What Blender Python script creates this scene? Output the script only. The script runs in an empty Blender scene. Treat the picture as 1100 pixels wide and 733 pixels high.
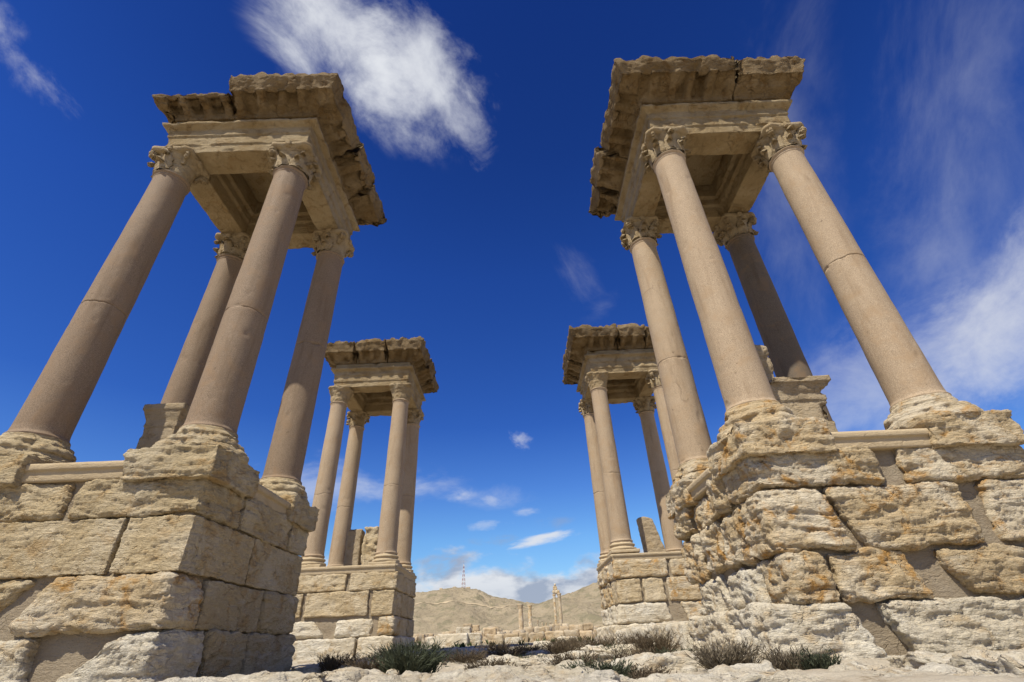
import bpy, math, random
import numpy as np
from mathutils import Matrix, Vector

# ------------------------------------------------------------------ camera, sky, sun, exposure
S = bpy.context.scene
COL = S.collection
R = math.radians

cam_d = bpy.data.cameras.new('camera')
cam_d.sensor_width = 36.0
cam_d.lens = 16.732
cam_d.clip_start = 0.05
cam_d.clip_end = 20000
cam = bpy.data.objects.new('camera', cam_d)
COL.objects.link(cam)
FW = Vector((0.0106, 0.8433, 0.5373)).normalized()
RT = Vector((0.9992, 0.012, -0.0385)).normalized()
UP = RT.cross(FW).normalized()
RT = FW.cross(UP).normalized()
cam.matrix_world = Matrix(((RT.x, UP.x, -FW.x, 0), (RT.y, UP.y, -FW.y, 0), (RT.z, UP.z, -FW.z, 0), (0, 0, 0, 1)))
S.camera = cam

SUN_EL, SUN_AZ = 56.0, 35.0           # sun behind the camera, to its left
sun_dir = Vector((-math.sin(R(SUN_AZ)) * math.cos(R(SUN_EL)), -math.cos(R(SUN_AZ)) * math.cos(R(SUN_EL)), math.sin(R(SUN_EL))))
sun_d = bpy.data.lights.new('sun', 'SUN')
sun_d.energy = 5.0
sun_d.angle = R(0.53)
sun_d.color = (1.0, 0.93, 0.79)
sun = bpy.data.objects.new('sun', sun_d)
COL.objects.link(sun)
sun.rotation_euler = sun_dir.to_track_quat('Z', 'Y').to_euler()

S.view_settings.view_transform = 'Standard'
S.view_settings.look = 'None'
S.view_settings.gamma = 1.0
S.view_settings.use_curve_mapping = False
S.view_settings.exposure = 0.30


class NT:
    """small helper for wiring node trees"""
    def __init__(self, tree):
        self.t = tree; tree.nodes.clear()

    def n(self, kind, **kw):
        nd = self.t.nodes.new(kind)
        for k, v in kw.items():
            if k.startswith('_'):
                key = k[1:]
                key = int(key) if key.isdigit() else key
                sock = nd.inputs[key]
                if hasattr(v, 'is_linked') or isinstance(v, bpy.types.NodeSocket):
                    self.t.links.new(v, sock)
                else:
                    sock.default_value = v
            else:
                setattr(nd, k, v)
        return nd

    def m(self, op, a, b=0.0, c=None, clamp=False):
        nd = self.t.nodes.new('ShaderNodeMath'); nd.operation = op; nd.use_clamp = clamp
        for i, v in enumerate((a, b, c)):
            if v is None: continue
            if isinstance(v, bpy.types.NodeSocket): self.t.links.new(v, nd.inputs[i])
            else: nd.inputs[i].default_value = v
        return nd.outputs[0]

    def vm(self, op, a, b=None):
        nd = self.t.nodes.new('ShaderNodeVectorMath'); nd.operation = op
        for i, v in enumerate((a, b)):
            if v is None: continue
            if isinstance(v, bpy.types.NodeSocket): self.t.links.new(v, nd.inputs[i])
            else: nd.inputs[i].default_value = v
        return nd.outputs['Value'] if op == 'DOT_PRODUCT' else nd.outputs[0]

    def mix(self, fac, a, b, mode='MIX'):
        nd = self.t.nodes.new('ShaderNodeMix'); nd.data_type = 'RGBA'; nd.blend_type = mode
        for s, v in ((nd.inputs[0], fac), (nd.inputs[6], a), (nd.inputs[7], b)):
            if isinstance(v, bpy.types.NodeSocket): self.t.links.new(v, s)
            else:
                s.default_value = v if not isinstance(v, tuple) or len(v) == 4 else (*v, 1)
        return nd.outputs[2]

    def ramp(self, fac, a, b, smooth=True):
        nd = self.t.nodes.new('ShaderNodeMapRange'); nd.interpolation_type = 'SMOOTHSTEP' if smooth else 'LINEAR'
        self.t.links.new(fac, nd.inputs[0])
        nd.inputs[1].default_value = a; nd.inputs[2].default_value = b
        return nd.outputs[0]

    def noise(self, vec, scale, detail=6.0, rough=0.55, dist=0.0, out=0):
        nd = self.t.nodes.new('ShaderNodeTexNoise')
        self.t.links.new(vec, nd.inputs['Vector'])
        nd.inputs['Scale'].default_value = scale; nd.inputs['Detail'].default_value = detail
        nd.inputs['Roughness'].default_value = rough; nd.inputs['Distortion'].default_value = dist
        return nd.outputs[out]


world = bpy.data.worlds.new('World')
S.world = world
world.use_nodes = True
T = NT(world.node_tree)
sky = T.n('ShaderNodeTexSky', sky_type='NISHITA', sun_disc=False, sun_elevation=R(SUN_EL), sun_rotation=R(180 + SUN_AZ),
          altitude=400.0, air_density=1.0, dust_density=0.35, ozone_density=3.0)
tc = T.n('ShaderNodeTexCoord')
D = T.vm('NORMALIZE', tc.outputs['Generated'])
# the deep, clear desert blue: the physical sky graded by height, as a polarised desert sky is
sepz = T.n('ShaderNodeSeparateXYZ', _0=D)
GRADE = [(0.0, (1.35, 1.75, 2.10)), (.10, (1.25, 1.75, 2.15)), (.17, (1.10, 1.72, 2.30)), (.26, (.76, 1.33, 2.28)), (.38, (.42, .94, 2.10)),
         (.64, (.29, .74, 1.92)), (.80, (.20, .54, 1.50)), (.92, (.155, .43, 1.28)), (1.0, (.14, .40, 1.2))]
cr = T.n('ShaderNodeValToRGB', _0=sepz.outputs[2])
el = cr.color_ramp.elements
while len(el) > 1: el.remove(el[0])
for i_, (p_, c3) in enumerate(GRADE):
    e_ = el[0] if i_ == 0 else el.new(p_)
    e_.position = p_; e_.color = (*[v / 3 for v in c3], 1)
gsc = T.vm('MULTIPLY', cr.outputs[0], (3, 3, 3))
skycol = T.mix(1.0, sky.outputs[0], gsc, 'MULTIPLY')

sep = T.n('ShaderNodeSeparateXYZ', _0=D)


def cloud_layer(base, centre, angle, la, lb, scale, stretch, thr, soft, dens, col, seed, warp=0.35, detail=9.0):
    """one cloud patch in the sky dome: an elliptical area round a direction, broken up by noise drawn out along it"""
    c = Vector(centre).normalized()
    east = Vector((0, 0, 1)).cross(c)
    east = -east.normalized() if east.length > 1e-4 else Vector((1, 0, 0))
    up = east.cross(c); up = -up if up.z < 0 else up
    # right-hand axis as seen from inside the dome
    e = c.cross(up).normalized()
    a = e * math.cos(R(angle)) + up * math.sin(R(angle))
    b = -e * math.sin(R(angle)) + up * math.cos(R(angle))
    pa = T.vm('DOT_PRODUCT', D, tuple(a)); pb = T.vm('DOT_PRODUCT', D, tuple(b)); pc = T.vm('DOT_PRODUCT', D, tuple(c))
    xy = T.n('ShaderNodeCombineXYZ')
    T.t.links.new(T.m('MULTIPLY', pa, 1.0 / stretch), xy.inputs[0]); T.t.links.new(pb, xy.inputs[1])
    xy.inputs[2].default_value = seed
    n1 = T.noise(xy.outputs[0], scale, detail, 0.63, warp)
    n2 = T.noise(xy.outputs[0], scale * 0.35, 3.0, 0.5, 0.2)
    ea = T.m('DIVIDE', pa, la); eb = T.m('DIVIDE', pb, lb)
    r2 = T.m('ADD', T.m('MULTIPLY', ea, ea), T.m('MULTIPLY', eb, eb))
    fall = T.m('SUBTRACT', 1.0, T.m('SQRT', r2))
    v = T.m('ADD', T.m('MULTIPLY', fall, 0.55), T.m('ADD', T.m('MULTIPLY', T.m('SUBTRACT', n1, 0.5), 1.95), T.m('MULTIPLY', T.m('SUBTRACT', n2, 0.5), 0.9)))
    msk = T.ramp(v, thr, thr + soft)
    msk = T.m('MULTIPLY', msk, T.ramp(pc, 0.0, 0.2))
    msk = T.m('MULTIPLY', msk, T.ramp(fall, -0.35, 0.15))
    msk = T.m('MULTIPLY', msk, dens)
    return T.mix(msk, base, col), n1


WHITE, GREY = (12.0, 12.4, 13.2), (5.2, 6.0, 7.6)
c_ = skycol
CLOUDS = [
    # centre direction, angle, half-length, half-width, scale, stretch, threshold, softness, density, colour, seed
    ((-.285, .37, .88), -20, .11, .10, 5.5, 1.15, .0, .75, .95, WHITE, 1.0),       # the bright wisp, from its head
    ((-.205, .44, .87), -28, .17, .10, 5.5, 1.2, -.04, .70, 1.0, WHITE, 2.3),
    ((-.120, .439, .888), -20, .13, .075, 9.0, 1.4, .0, .80, .75, WHITE, 3.9),
    ((-.105, .505, .857), -40, .13, .08, 6.5, 1.25, -.02, .75, .85, WHITE, 5.7),
    ((-.075, .545, .835), -50, .10, .055, 10.0, 1.35, .10, .85, .60, WHITE, 3.1),
    ((-.637, .352, .686), -14, .10, .034, 11.0, 1.7, .10, .80, .70, WHITE, 4.7),
    ((-.645, .293, .705), -40, .04, .025, 14.0, 1.6, .08, .80, .45, WHITE, 5.2),
    ((.668, .388, .635), 60, .50, .15, 6.0, 1.8, .05, 1.2, .28, WHITE, 6.9),
    ((.480, .50, .72), 66, .42, .10, 6.0, 1.9, .05, 1.2, .26, WHITE, 7.4),
    ((.666, .55, .504), 40, .28, .07, 7.0, 1.8, .10, 1.2, .22, WHITE, 10.4),
    ((.72, .59, .365), 30, .30, .085, 8.0, 1.4, -.10, .90, .66, WHITE, 8.8),
    ((.648, .679, .344), 15, .30, .11, 8.0, 1.5, -.05, .9, .42, WHITE, 9.3),
    ((.021, .937, .35), -25, .040, .022, 20.0, 1.3, .05, .70, .62, WHITE, 12.5),
    ((.14, .762, .632), -60, .12, .05, 10.0, 2.0, .15, 1.0, .22, WHITE, 13.5),
    ((.195, .792, .579), 20, .08, .04, 10.0, 1.6, .15, 1.0, .20, WHITE, 11.5),
    ((-.09, .96, .25), 0, .14, .03, 16.0, 2.2, .15, .90, .34, WHITE, 14.5),
    ((-.10, .962, .255), 10, .035, .016, 26.0, 1.6, .05, .7, .5, WHITE, 21.5),
    ((.03, .975, .222), 5, .04, .010, 26.0, 2.0, .05, .7, .4, WHITE, 22.5),
    ((-.04, .968, .245), -8, .03, .012, 26.0, 1.8, .05, .7, .4, WHITE, 23.5),
    ((-.05, .975, .20), 6, .05, .012, 26.0, 2.0, .05, .7, .4, WHITE, 24.5),
    ((-.15, -.80, .55), 5, .75, .32, 2.5, 1.5, -.15, .8, .80, WHITE, 31.5),           # unseen clouds behind the camera, added as neutral fill for the shadows
    ((.75, -.50, .45), 20, .50, .25, 3.0, 1.5, -.10, .8, .75, WHITE, 33.5),  # unseen as well, added for fill light from behind right
    ((-.85, -.20, .40), -10, .45, .20, 3.0, 1.5, -.10, .8, .70, WHITE, 35.5),  # also out of view, added for fill light from the left
    ((-.42, .87, .26), 8, .30, .06, 10.0, 2.0, .08, .80, .55, WHITE, 15.5),
    ((.049, .984, .172), 8, .085, .012, 26.0, 3.6, .0, .45, .90, WHITE, 16.5),
    ((-.03, .985, .168), -3, .06, .014, 26.0, 2.0, .10, .60, .45, GREY, 17.5),
    ((.09, .975, .20), 0, .05, .02, 20.0, 1.6, .12, .70, .40, GREY, 18.5),
]
for cl in CLOUDS:
    c_, _n = cloud_layer(c_, *cl)
# the bank of cumulus low over the hills: grey bases, white tops
az = T.m('DIVIDE', sep.outputs[0], T.m('MAXIMUM', sep.outputs[1], 0.05))
hv = T.n('ShaderNodeCombineXYZ')
T.t.links.new(T.m('MULTIPLY', D_x := sep.outputs[0], 1.0), hv.inputs[0]); T.t.links.new(T.m('MULTIPLY', sep.outputs[2], 2.2), hv.inputs[1]); T.t.links.new(sep.outputs[1], hv.inputs[2])
bn = T.noise(hv.outputs[0], 7.0, 9.0, 0.55, 0.2)
bn2 = T.noise(hv.outputs[0], 22.0, 6.0, 0.55, 0.2)
top = T.m('ADD', 0.128, T.m('MULTIPLY', T.m('SUBTRACT', bn, 0.5), 0.20))
inbank = T.ramp(T.m('SUBTRACT', top, sep.outputs[2]), -0.012, 0.022)
hv2 = T.n('ShaderNodeVectorMath', operation='ADD', _0=hv.outputs[0], _1=(7.3, 0.02, 2.0))
gn = T.noise(hv2.outputs[0], 8.0, 8.0, 0.58, 0.2)
low = T.ramp(sep.outputs[2], 0.125, 0.070)
gfac = T.m('ADD', T.ramp(gn, 0.46, 0.68), T.m('MULTIPLY', low, 0.30), clamp=True)
bank = T.mix(gfac, (13.0, 13.2, 13.6), (5.8, 6.6, 8.4))
c_ = T.mix(T.m('MULTIPLY', inbank, 0.94), c_, bank)
bg = T.n('ShaderNodeBackground', _Color=c_, _Strength=0.051)
wo = T.n('ShaderNodeOutputWorld', _0=bg.outputs[0])

# ------------------------------------------------------------------ noise in numpy
_rng = np.random.RandomState(7)
_P = _rng.permutation(512).astype(np.int64)
_G = _rng.normal(size=(512, 3)); _G /= np.linalg.norm(_G, axis=1)[:, None]


def perlin(p):
    p = np.asarray(p, float)
    i = np.floor(p).astype(np.int64); f = p - i
    u = f * f * f * (f * (f * 6 - 15) + 10)
    out = 0
    for dx in (0, 1):
        wx = u[:, 0] if dx else 1 - u[:, 0]
        for dy in (0, 1):
            wy = u[:, 1] if dy else 1 - u[:, 1]
            for dz in (0, 1):
                wz = u[:, 2] if dz else 1 - u[:, 2]
                h = _P[(_P[(_P[(i[:, 0] + dx) & 511] + i[:, 1] + dy) & 511] + i[:, 2] + dz) & 511]
                g = _G[h]
                out = out + wx * wy * wz * (g[:, 0] * (f[:, 0] - dx) + g[:, 1] * (f[:, 1] - dy) + g[:, 2] * (f[:, 2] - dz))
    return out * 1.5


def fbm(p, octv=4, gain=0.5):
    s = 0; a = 1.0; q = np.array(p, float)
    for _ in range(octv):
        s = s + a * perlin(q); a *= gain; q = q * 2.03 + 11.7
    return s


def ridge(p, octv=3):
    s = 0; a = 1.0; q = np.array(p, float)
    for _ in range(octv):
        s = s + a * (1 - 2 * np.abs(perlin(q))); a *= 0.5; q = q * 2.1 + 5.3
    return s / 1.75


def smooth(a, b, x):
    t = np.clip((x - a) / (b - a), 0, 1)
    return t * t * (3 - 2 * t)


# ------------------------------------------------------------------ object helpers
def thing(name, label, cat, loc=(0, 0, 0), group=None):
    o = bpy.data.objects.new(name, None); COL.objects.link(o)
    o.location = loc; o.empty_display_size = 0.2
    o['label'] = label; o['category'] = cat
    if group: o['group'] = group
    return o


def tag(o, label, cat, group=None):
    o['label'] = label; o['category'] = cat
    if group: o['group'] = group
    return o


def mesh_obj(name, V, F, mat, parent=None, loc=(0, 0, 0), smooth_shade=True):
    """V (N,3); F a list of index arrays (quads and/or triangles)"""
    if not isinstance(F, list): F = [F]
    F = [np.asarray(f, np.int32) for f in F if len(f)]
    me = bpy.data.meshes.new(name)
    V = np.asarray(V, np.float32)
    me.vertices.add(len(V)); me.vertices.foreach_set('co', V.ravel())
    tot = np.concatenate([np.full(len(f), f.shape[1], np.int32) for f in F])
    idx = np.concatenate([f.ravel() for f in F])
    me.loops.add(len(idx)); me.loops.foreach_set('vertex_index', idx)
    me.polygons.add(len(tot))
    st = np.concatenate([[0], np.cumsum(tot)[:-1]]).astype(np.int32)
    me.polygons.foreach_set('loop_start', st)
    me.polygons.foreach_set('use_smooth', np.full(len(tot), smooth_shade, bool))
    me.update(calc_edges=True); me.validate()
    if mat: me.materials.append(mat)
    o = bpy.data.objects.new(name, me); COL.objects.link(o)
    o.location = loc
    if parent: o.parent = parent
    return o


def vnormals(V, F):
    if not isinstance(F, list): F = [F]
    N = np.zeros_like(V)
    for f in F:
        if not len(f): continue
        f = np.asarray(f)
        a = V[f[:, 2]] - V[f[:, 0]]
        b = V[f[:, -1]] - V[f[:, 1]] if f.shape[1] == 4 else V[f[:, 1]] - V[f[:, 0]]
        n = np.cross(a, b) if f.shape[1] == 4 else np.cross(b, a)
        for k in range(f.shape[1]): np.add.at(N, f[:, k], n)
    l = np.linalg.norm(N, axis=1); l[l == 0] = 1
    return N / l[:, None]


class Parts:
    """joins several shapes into one mesh"""
    def __init__(self): self.V = []; self.Q = []; self.T = []; self.n = 0

    def add(self, V, F):
        if not isinstance(F, list): F = [F]
        for f in F:
            if not len(f): continue
            f = np.asarray(f) + self.n
            (self.Q if f.shape[1] == 4 else self.T).append(f)
        self.V.append(np.asarray(V, float)); self.n += len(V)

    def get(self):
        F = []
        if self.Q: F.append(np.concatenate(self.Q))
        if self.T: F.append(np.concatenate(self.T))
        return np.concatenate(self.V), F


def box_grid(nx, ny, nz):
    """welded surface lattice of a unit box, quads facing out"""
    I = -np.ones((nx + 1, ny + 1, nz + 1), np.int64)
    g = np.stack(np.meshgrid(np.arange(nx + 1), np.arange(ny + 1), np.arange(nz + 1), indexing='ij'), -1)
    s = (g[..., 0] == 0) | (g[..., 0] == nx) | (g[..., 1] == 0) | (g[..., 1] == ny) | (g[..., 2] == 0) | (g[..., 2] == nz)
    I[s] = np.arange(s.sum())
    V = g[s] / np.array([nx, ny, nz], float)
    Q = []

    def face(A, flip):
        q = np.stack([A[:-1, :-1], A[1:, :-1], A[1:, 1:], A[:-1, 1:]], -1).reshape(-1, 4)
        Q.append(q[:, ::-1] if flip else q)
    face(I[0], True); face(I[-1], False)
    face(I[:, 0], False); face(I[:, -1], True)
    face(I[:, :, 0], True); face(I[:, :, -1], False)
    return V, np.concatenate(Q)


def rock(lo, hi, cell, r, style, seed, warp=None):
    """weathered block between two corners. style: dict(big, strata, pit, fine, tilt)"""
    lo = np.array(lo, float); hi = np.array(hi, float); d = hi - lo
    n = np.maximum(3, np.round(d / cell)).astype(int)
    V, Q = box_grid(*n)
    P = lo + V * d
    r = min(r, 0.45 * d.min())
    C = np.clip(P, lo + r, hi - r)
    e = P - C; L = np.linalg.norm(e, axis=1); L[L < 1e-9] = 1
    N0 = e / L[:, None]
    m = (np.abs(P - lo) < 1e-9) | (np.abs(P - hi) < 1e-9)
    P = C + N0 * r
    if warp is not None: P = warp(P, lo, hi)
    off = np.array([seed * 3.17 % 97, seed * 7.31 % 89, seed * 1.73 % 83])
    # bent outline
    bw = style.get('bend', 0.03)
    P = P + bw * np.stack([fbm(P * 1.7 + off + k * 31, 2) for k in range(3)], 1)
    N = vnormals(P, Q)
    t = style.get('tilt', 0.0)
    q = P + off
    zz = q[:, 2] + t * q[:, 0] - t * 0.6 * q[:, 1] + 0.06 * fbm(q * 1.3, 2)
    s = np.stack([q[:, 0] * 1.3, q[:, 1] * 1.3, zz * style.get('freq', 6.5)], 1)
    disp = style.get('big', 0.03) * fbm(q * 1.9, 2)
    st = fbm(s, 4, 0.6)
    Lz = zz * style.get('freq', 6.5) * 1.25 + .9 * perlin(q * np.array([.9, .9, 2.2])) + .15 * fbm(q * np.array([4, 4, 5.0]), 2)
    li = np.floor(Lz); lf = Lz - li
    ra = perlin(np.stack([q[:, 0] * 1.5 + li * 5.3, q[:, 1] * 1.5, li * 7.77 + .37], 1)); rb = perlin(np.stack([q[:, 0] * 1.5 + (li + 1) * 5.3, q[:, 1] * 1.5, (li + 1) * 7.77 + .37], 1))
    ter = ra + (rb - ra) * smooth(.78, 1.0, lf) - .25 * np.exp(-((lf - .95) / .10) ** 2)
    st = 0.40 * st + 0.85 * ter
    disp += style.get('strata', 0.03) * (st - 1.1 * np.maximum(0, ridge(s * 0.7 + 9, 3) - 0.5) * 2)
    pit = fbm(q * np.array([7, 7, 9.0]) + 40, 4, .6)
    disp += style.get('pit', 0.01) * np.minimum(pit * 1.4, 0.35)
    fac = np.abs(perlin(q * np.array([2.6, 2.6, 3.4]) + 3)) + .5 * np.abs(perlin(q * np.array([5.7, 5.7, 7.5]) + 13))
    disp += style.get('facet', 0.03) * (fac - .4)
    holes = np.maximum(0, perlin(q * 4.3 + 70) - 0.42)
    disp -= style.get('hole', 0.0) * holes * 3
    disp -= style.get('fine', 0.004) * 1.6 * np.abs(fbm(q * np.array([11, 11, 22.0]), 3, .65))
    P = P + N * disp[:, None]
    return P, Q


def lathe(prof, nseg, arc=None):
    """prof: (K,2) radius, z from bottom to top"""
    prof = np.asarray(prof, float); K = len(prof)
    th = np.linspace(0, 2 * np.pi, nseg, endpoint=False)
    V = np.stack([prof[:, None, 0] * np.cos(th), prof[:, None, 0] * np.sin(th), np.repeat(prof[:, 1:2], nseg, 1)], -1).reshape(-1, 3)
    k = np.arange(K - 1)[:, None] * nseg; j = np.arange(nseg)[None, :]; j2 = (j + 1) % nseg
    Q = np.stack([k + j, k + j2, k + nseg + j2, k + nseg + j], -1).reshape(-1, 4)
    c0 = len(V); V = np.concatenate([V, [[0, 0, prof[0, 1]], [0, 0, prof[-1, 1]]]])
    jj = np.arange(nseg); jn = (jj + 1) % nseg
    Tt = np.concatenate([np.stack([np.full(nseg, c0), jn, jj], 1), np.stack([np.full(nseg, c0 + 1), (K - 1) * nseg + jj, (K - 1) * nseg + jn], 1)])
    return V, [Q, Tt]


def resample(prof, step):
    prof = np.asarray(prof, float)
    out = [prof[0]]
    for a, b in zip(prof[:-1], prof[1:]):
        k = max(1, int(round(np.linalg.norm(b - a) / step)))
        for i in range(1, k + 1): out.append(a + (b - a) * i / k)
    return np.array(out)


def loft(rows, close_v=True, caps=True):
    """rows: (S,K,3) stations x profile (profile is a closed loop)"""
    Sn, K, _ = rows.shape
    V = rows.reshape(-1, 3)
    i = np.arange(Sn - 1)[:, None] * K; k = np.arange(K if close_v else K - 1)[None, :]; k2 = (k + 1) % K
    Q = np.stack([i + k, i + K + k, i + K + k2, i + k2], -1).reshape(-1, 4)
    F = [Q]
    if caps:
        c = [rows[0].mean(0), rows[-1].mean(0)]
        n0 = len(V); V = np.concatenate([V, c])
        kk = np.arange(K); kn = (kk + 1) % K
        F.append(np.concatenate([np.stack([np.full(K, n0), kk, kn], 1), np.stack([np.full(K, n0 + 1), (Sn - 1) * K + kn, (Sn - 1) * K + kk], 1)]))
    return V, F


def rotz(V, a):
    c, s = math.cos(a), math.sin(a)
    V = np.array(V, float); x = V[:, 0] * c - V[:, 1] * s; y = V[:, 0] * s + V[:, 1] * c
    V[:, 0] = x; V[:, 1] = y
    return V


def bar(a, b, r, n=4):
    a = np.array(a, float); b = np.array(b, float); d = b - a; d /= np.linalg.norm(d)
    u = np.cross(d, [0, 0, 1] if abs(d[2]) < .9 else [1, 0, 0]); u /= np.linalg.norm(u); w = np.cross(d, u)
    th = np.linspace(0, 2 * np.pi, n, endpoint=False) + np.pi / n
    ring = np.cos(th)[:, None] * u + np.sin(th)[:, None] * w
    V = np.concatenate([a + ring * r, b + ring * r])
    j = np.arange(n); j2 = (j + 1) % n
    return V, [np.stack([j, j2, n + j2, n + j], 1), np.array([[0, k + 1, k] for k in range(1, n - 1)] + [[n, n + k, n + k + 1] for k in range(1, n - 1)])]


# ------------------------------------------------------------------ materials
def principled(name):
    m = bpy.data.materials.new(name); m.use_nodes = True
    t = NT(m.node_tree)
    b = t.n('ShaderNodeBsdfPrincipled'); b.inputs['Roughness'].default_value = 0.92
    b.inputs['Specular IOR Level'].default_value = 0.15
    o = t.n('ShaderNodeOutputMaterial', _0=b.outputs[0])
    return m, t, b


def stone(name, base, pale, ochre, dark, w_pale=0.5, w_ochre=0.5, w_dark=0.3, strata=0.5, bump=0.6, vary=0.14, fine=55.0, crack=1.0):
    m, t, b = principled(name)
    tcn = t.n('ShaderNodeTexCoord'); oi = t.n('ShaderNodeObjectInfo')
    rv = t.n('ShaderNodeCombineXYZ')
    t.t.links.new(t.m('MULTIPLY', oi.outputs['Random'], 41.0), rv.inputs[0]); t.t.links.new(t.m('MULTIPLY', oi.outputs['Random'], 67.0), rv.inputs[1])
    v = t.vm('ADD', tcn.outputs['Object'], rv.outputs[0])
    sv = t.vm('MULTIPLY', v, (1.2, 1.2, 7.0))
    n_big = t.noise(v, 0.9, 5, 0.6, 0.4)
    n_mid = t.noise(v, 2.6, 7, 0.62, 0.8)
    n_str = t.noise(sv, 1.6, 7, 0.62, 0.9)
    n_fin = t.noise(v, fine, 4, 0.65)
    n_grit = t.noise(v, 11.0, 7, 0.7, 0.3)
    col = t.mix(t.m('MULTIPLY', t.ramp(n_big, 0.42, 0.62), w_pale), base, pale)
    col = t.mix(t.m('MULTIPLY', t.ramp(n_mid, 0.50, 0.68), w_ochre), col, ochre)
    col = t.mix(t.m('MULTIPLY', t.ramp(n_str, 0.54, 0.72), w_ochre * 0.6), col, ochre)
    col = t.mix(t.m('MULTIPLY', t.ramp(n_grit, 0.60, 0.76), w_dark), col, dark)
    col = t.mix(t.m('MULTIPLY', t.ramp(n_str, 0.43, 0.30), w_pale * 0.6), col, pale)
    val = t.m('ADD', t.m('ADD', 1.0 - vary / 2, t.m('MULTIPLY', oi.outputs['Random'], vary)), t.m('MULTIPLY', t.m('SUBTRACT', n_fin, 0.5), 0.55))
    vc = t.n('ShaderNodeCombineColor'); [t.t.links.new(val, vc.inputs[k]) for k in range(3)]
    col = t.mix(1.0, col, vc.outputs[0], 'MULTIPLY')
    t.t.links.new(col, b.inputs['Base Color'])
    n_dash = t.noise(t.vm('MULTIPLY', v, (1.0, 1.0, 2.8)), 10.0, 8, 0.70, 0.6)
    wob = t.vm('ADD', t.vm('MULTIPLY', v, (1.0, 1.0, 2.4)), t.vm('MULTIPLY', t.noise(v, 2.3, 4, 0.6, 0.0, 1), (.55, .55, .55)))
    vo = t.n('ShaderNodeTexVoronoi', feature='DISTANCE_TO_EDGE', _Scale=2.2); t.t.links.new(wob, vo.inputs['Vector'])
    crk = t.m('MULTIPLY', t.ramp(vo.outputs[0], 0.030, 0.006), t.ramp(n_mid, 0.48, 0.56))
    h = t.m('ADD', t.m('MULTIPLY', n_str, strata), t.m('ADD', t.m('MULTIPLY', n_grit, 0.6), t.m('ADD', t.m('MULTIPLY', n_dash, 1.1), t.m('MULTIPLY', n_fin, 0.16))))
    h = t.m('SUBTRACT', h, t.m('MULTIPLY', crk, 0.55 * crack))
    bp = t.n('ShaderNodeBump', _Strength=bump, _Distance=0.07, _Height=h)
    t.t.links.new(bp.outputs[0], b.inputs['Normal'])
    return m


M = {}
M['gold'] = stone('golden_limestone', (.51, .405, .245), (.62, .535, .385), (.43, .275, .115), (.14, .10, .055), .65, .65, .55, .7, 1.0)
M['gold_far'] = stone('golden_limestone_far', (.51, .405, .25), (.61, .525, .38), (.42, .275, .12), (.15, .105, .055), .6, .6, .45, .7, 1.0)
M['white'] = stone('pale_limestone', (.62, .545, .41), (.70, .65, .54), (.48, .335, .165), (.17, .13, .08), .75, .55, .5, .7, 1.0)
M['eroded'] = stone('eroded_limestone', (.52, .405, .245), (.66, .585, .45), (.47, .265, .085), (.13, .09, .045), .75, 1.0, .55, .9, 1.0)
M['mortar'] = stone('lime_mortar', (.29, .235, .165), (.34, .285, .205), (.25, .19, .12), (.17, .13, .085), .6, .5, .5, .2, .7, .05, 60.0)
M['slab'] = stone('cut_slab', (.43, .34, .215), (.49, .405, .28), (.36, .265, .145), (.22, .155, .09), .4, .35, .25, .2, .4, .06, 70.0)
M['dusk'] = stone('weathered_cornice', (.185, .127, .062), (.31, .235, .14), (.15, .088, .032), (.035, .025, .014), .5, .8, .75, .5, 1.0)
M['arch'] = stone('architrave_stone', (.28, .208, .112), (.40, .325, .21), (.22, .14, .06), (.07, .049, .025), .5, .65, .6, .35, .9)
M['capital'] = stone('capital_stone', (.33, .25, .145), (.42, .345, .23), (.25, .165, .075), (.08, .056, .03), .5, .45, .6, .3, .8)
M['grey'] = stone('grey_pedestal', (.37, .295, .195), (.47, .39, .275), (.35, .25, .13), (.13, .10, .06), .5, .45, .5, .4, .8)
M['ruin'] = stone('ruin_stone', (.42, .325, .205), (.54, .465, .345), (.37, .245, .12), (.18, .13, .08), .7, .5, .25, .5, .6, .3, 8.0)


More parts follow.
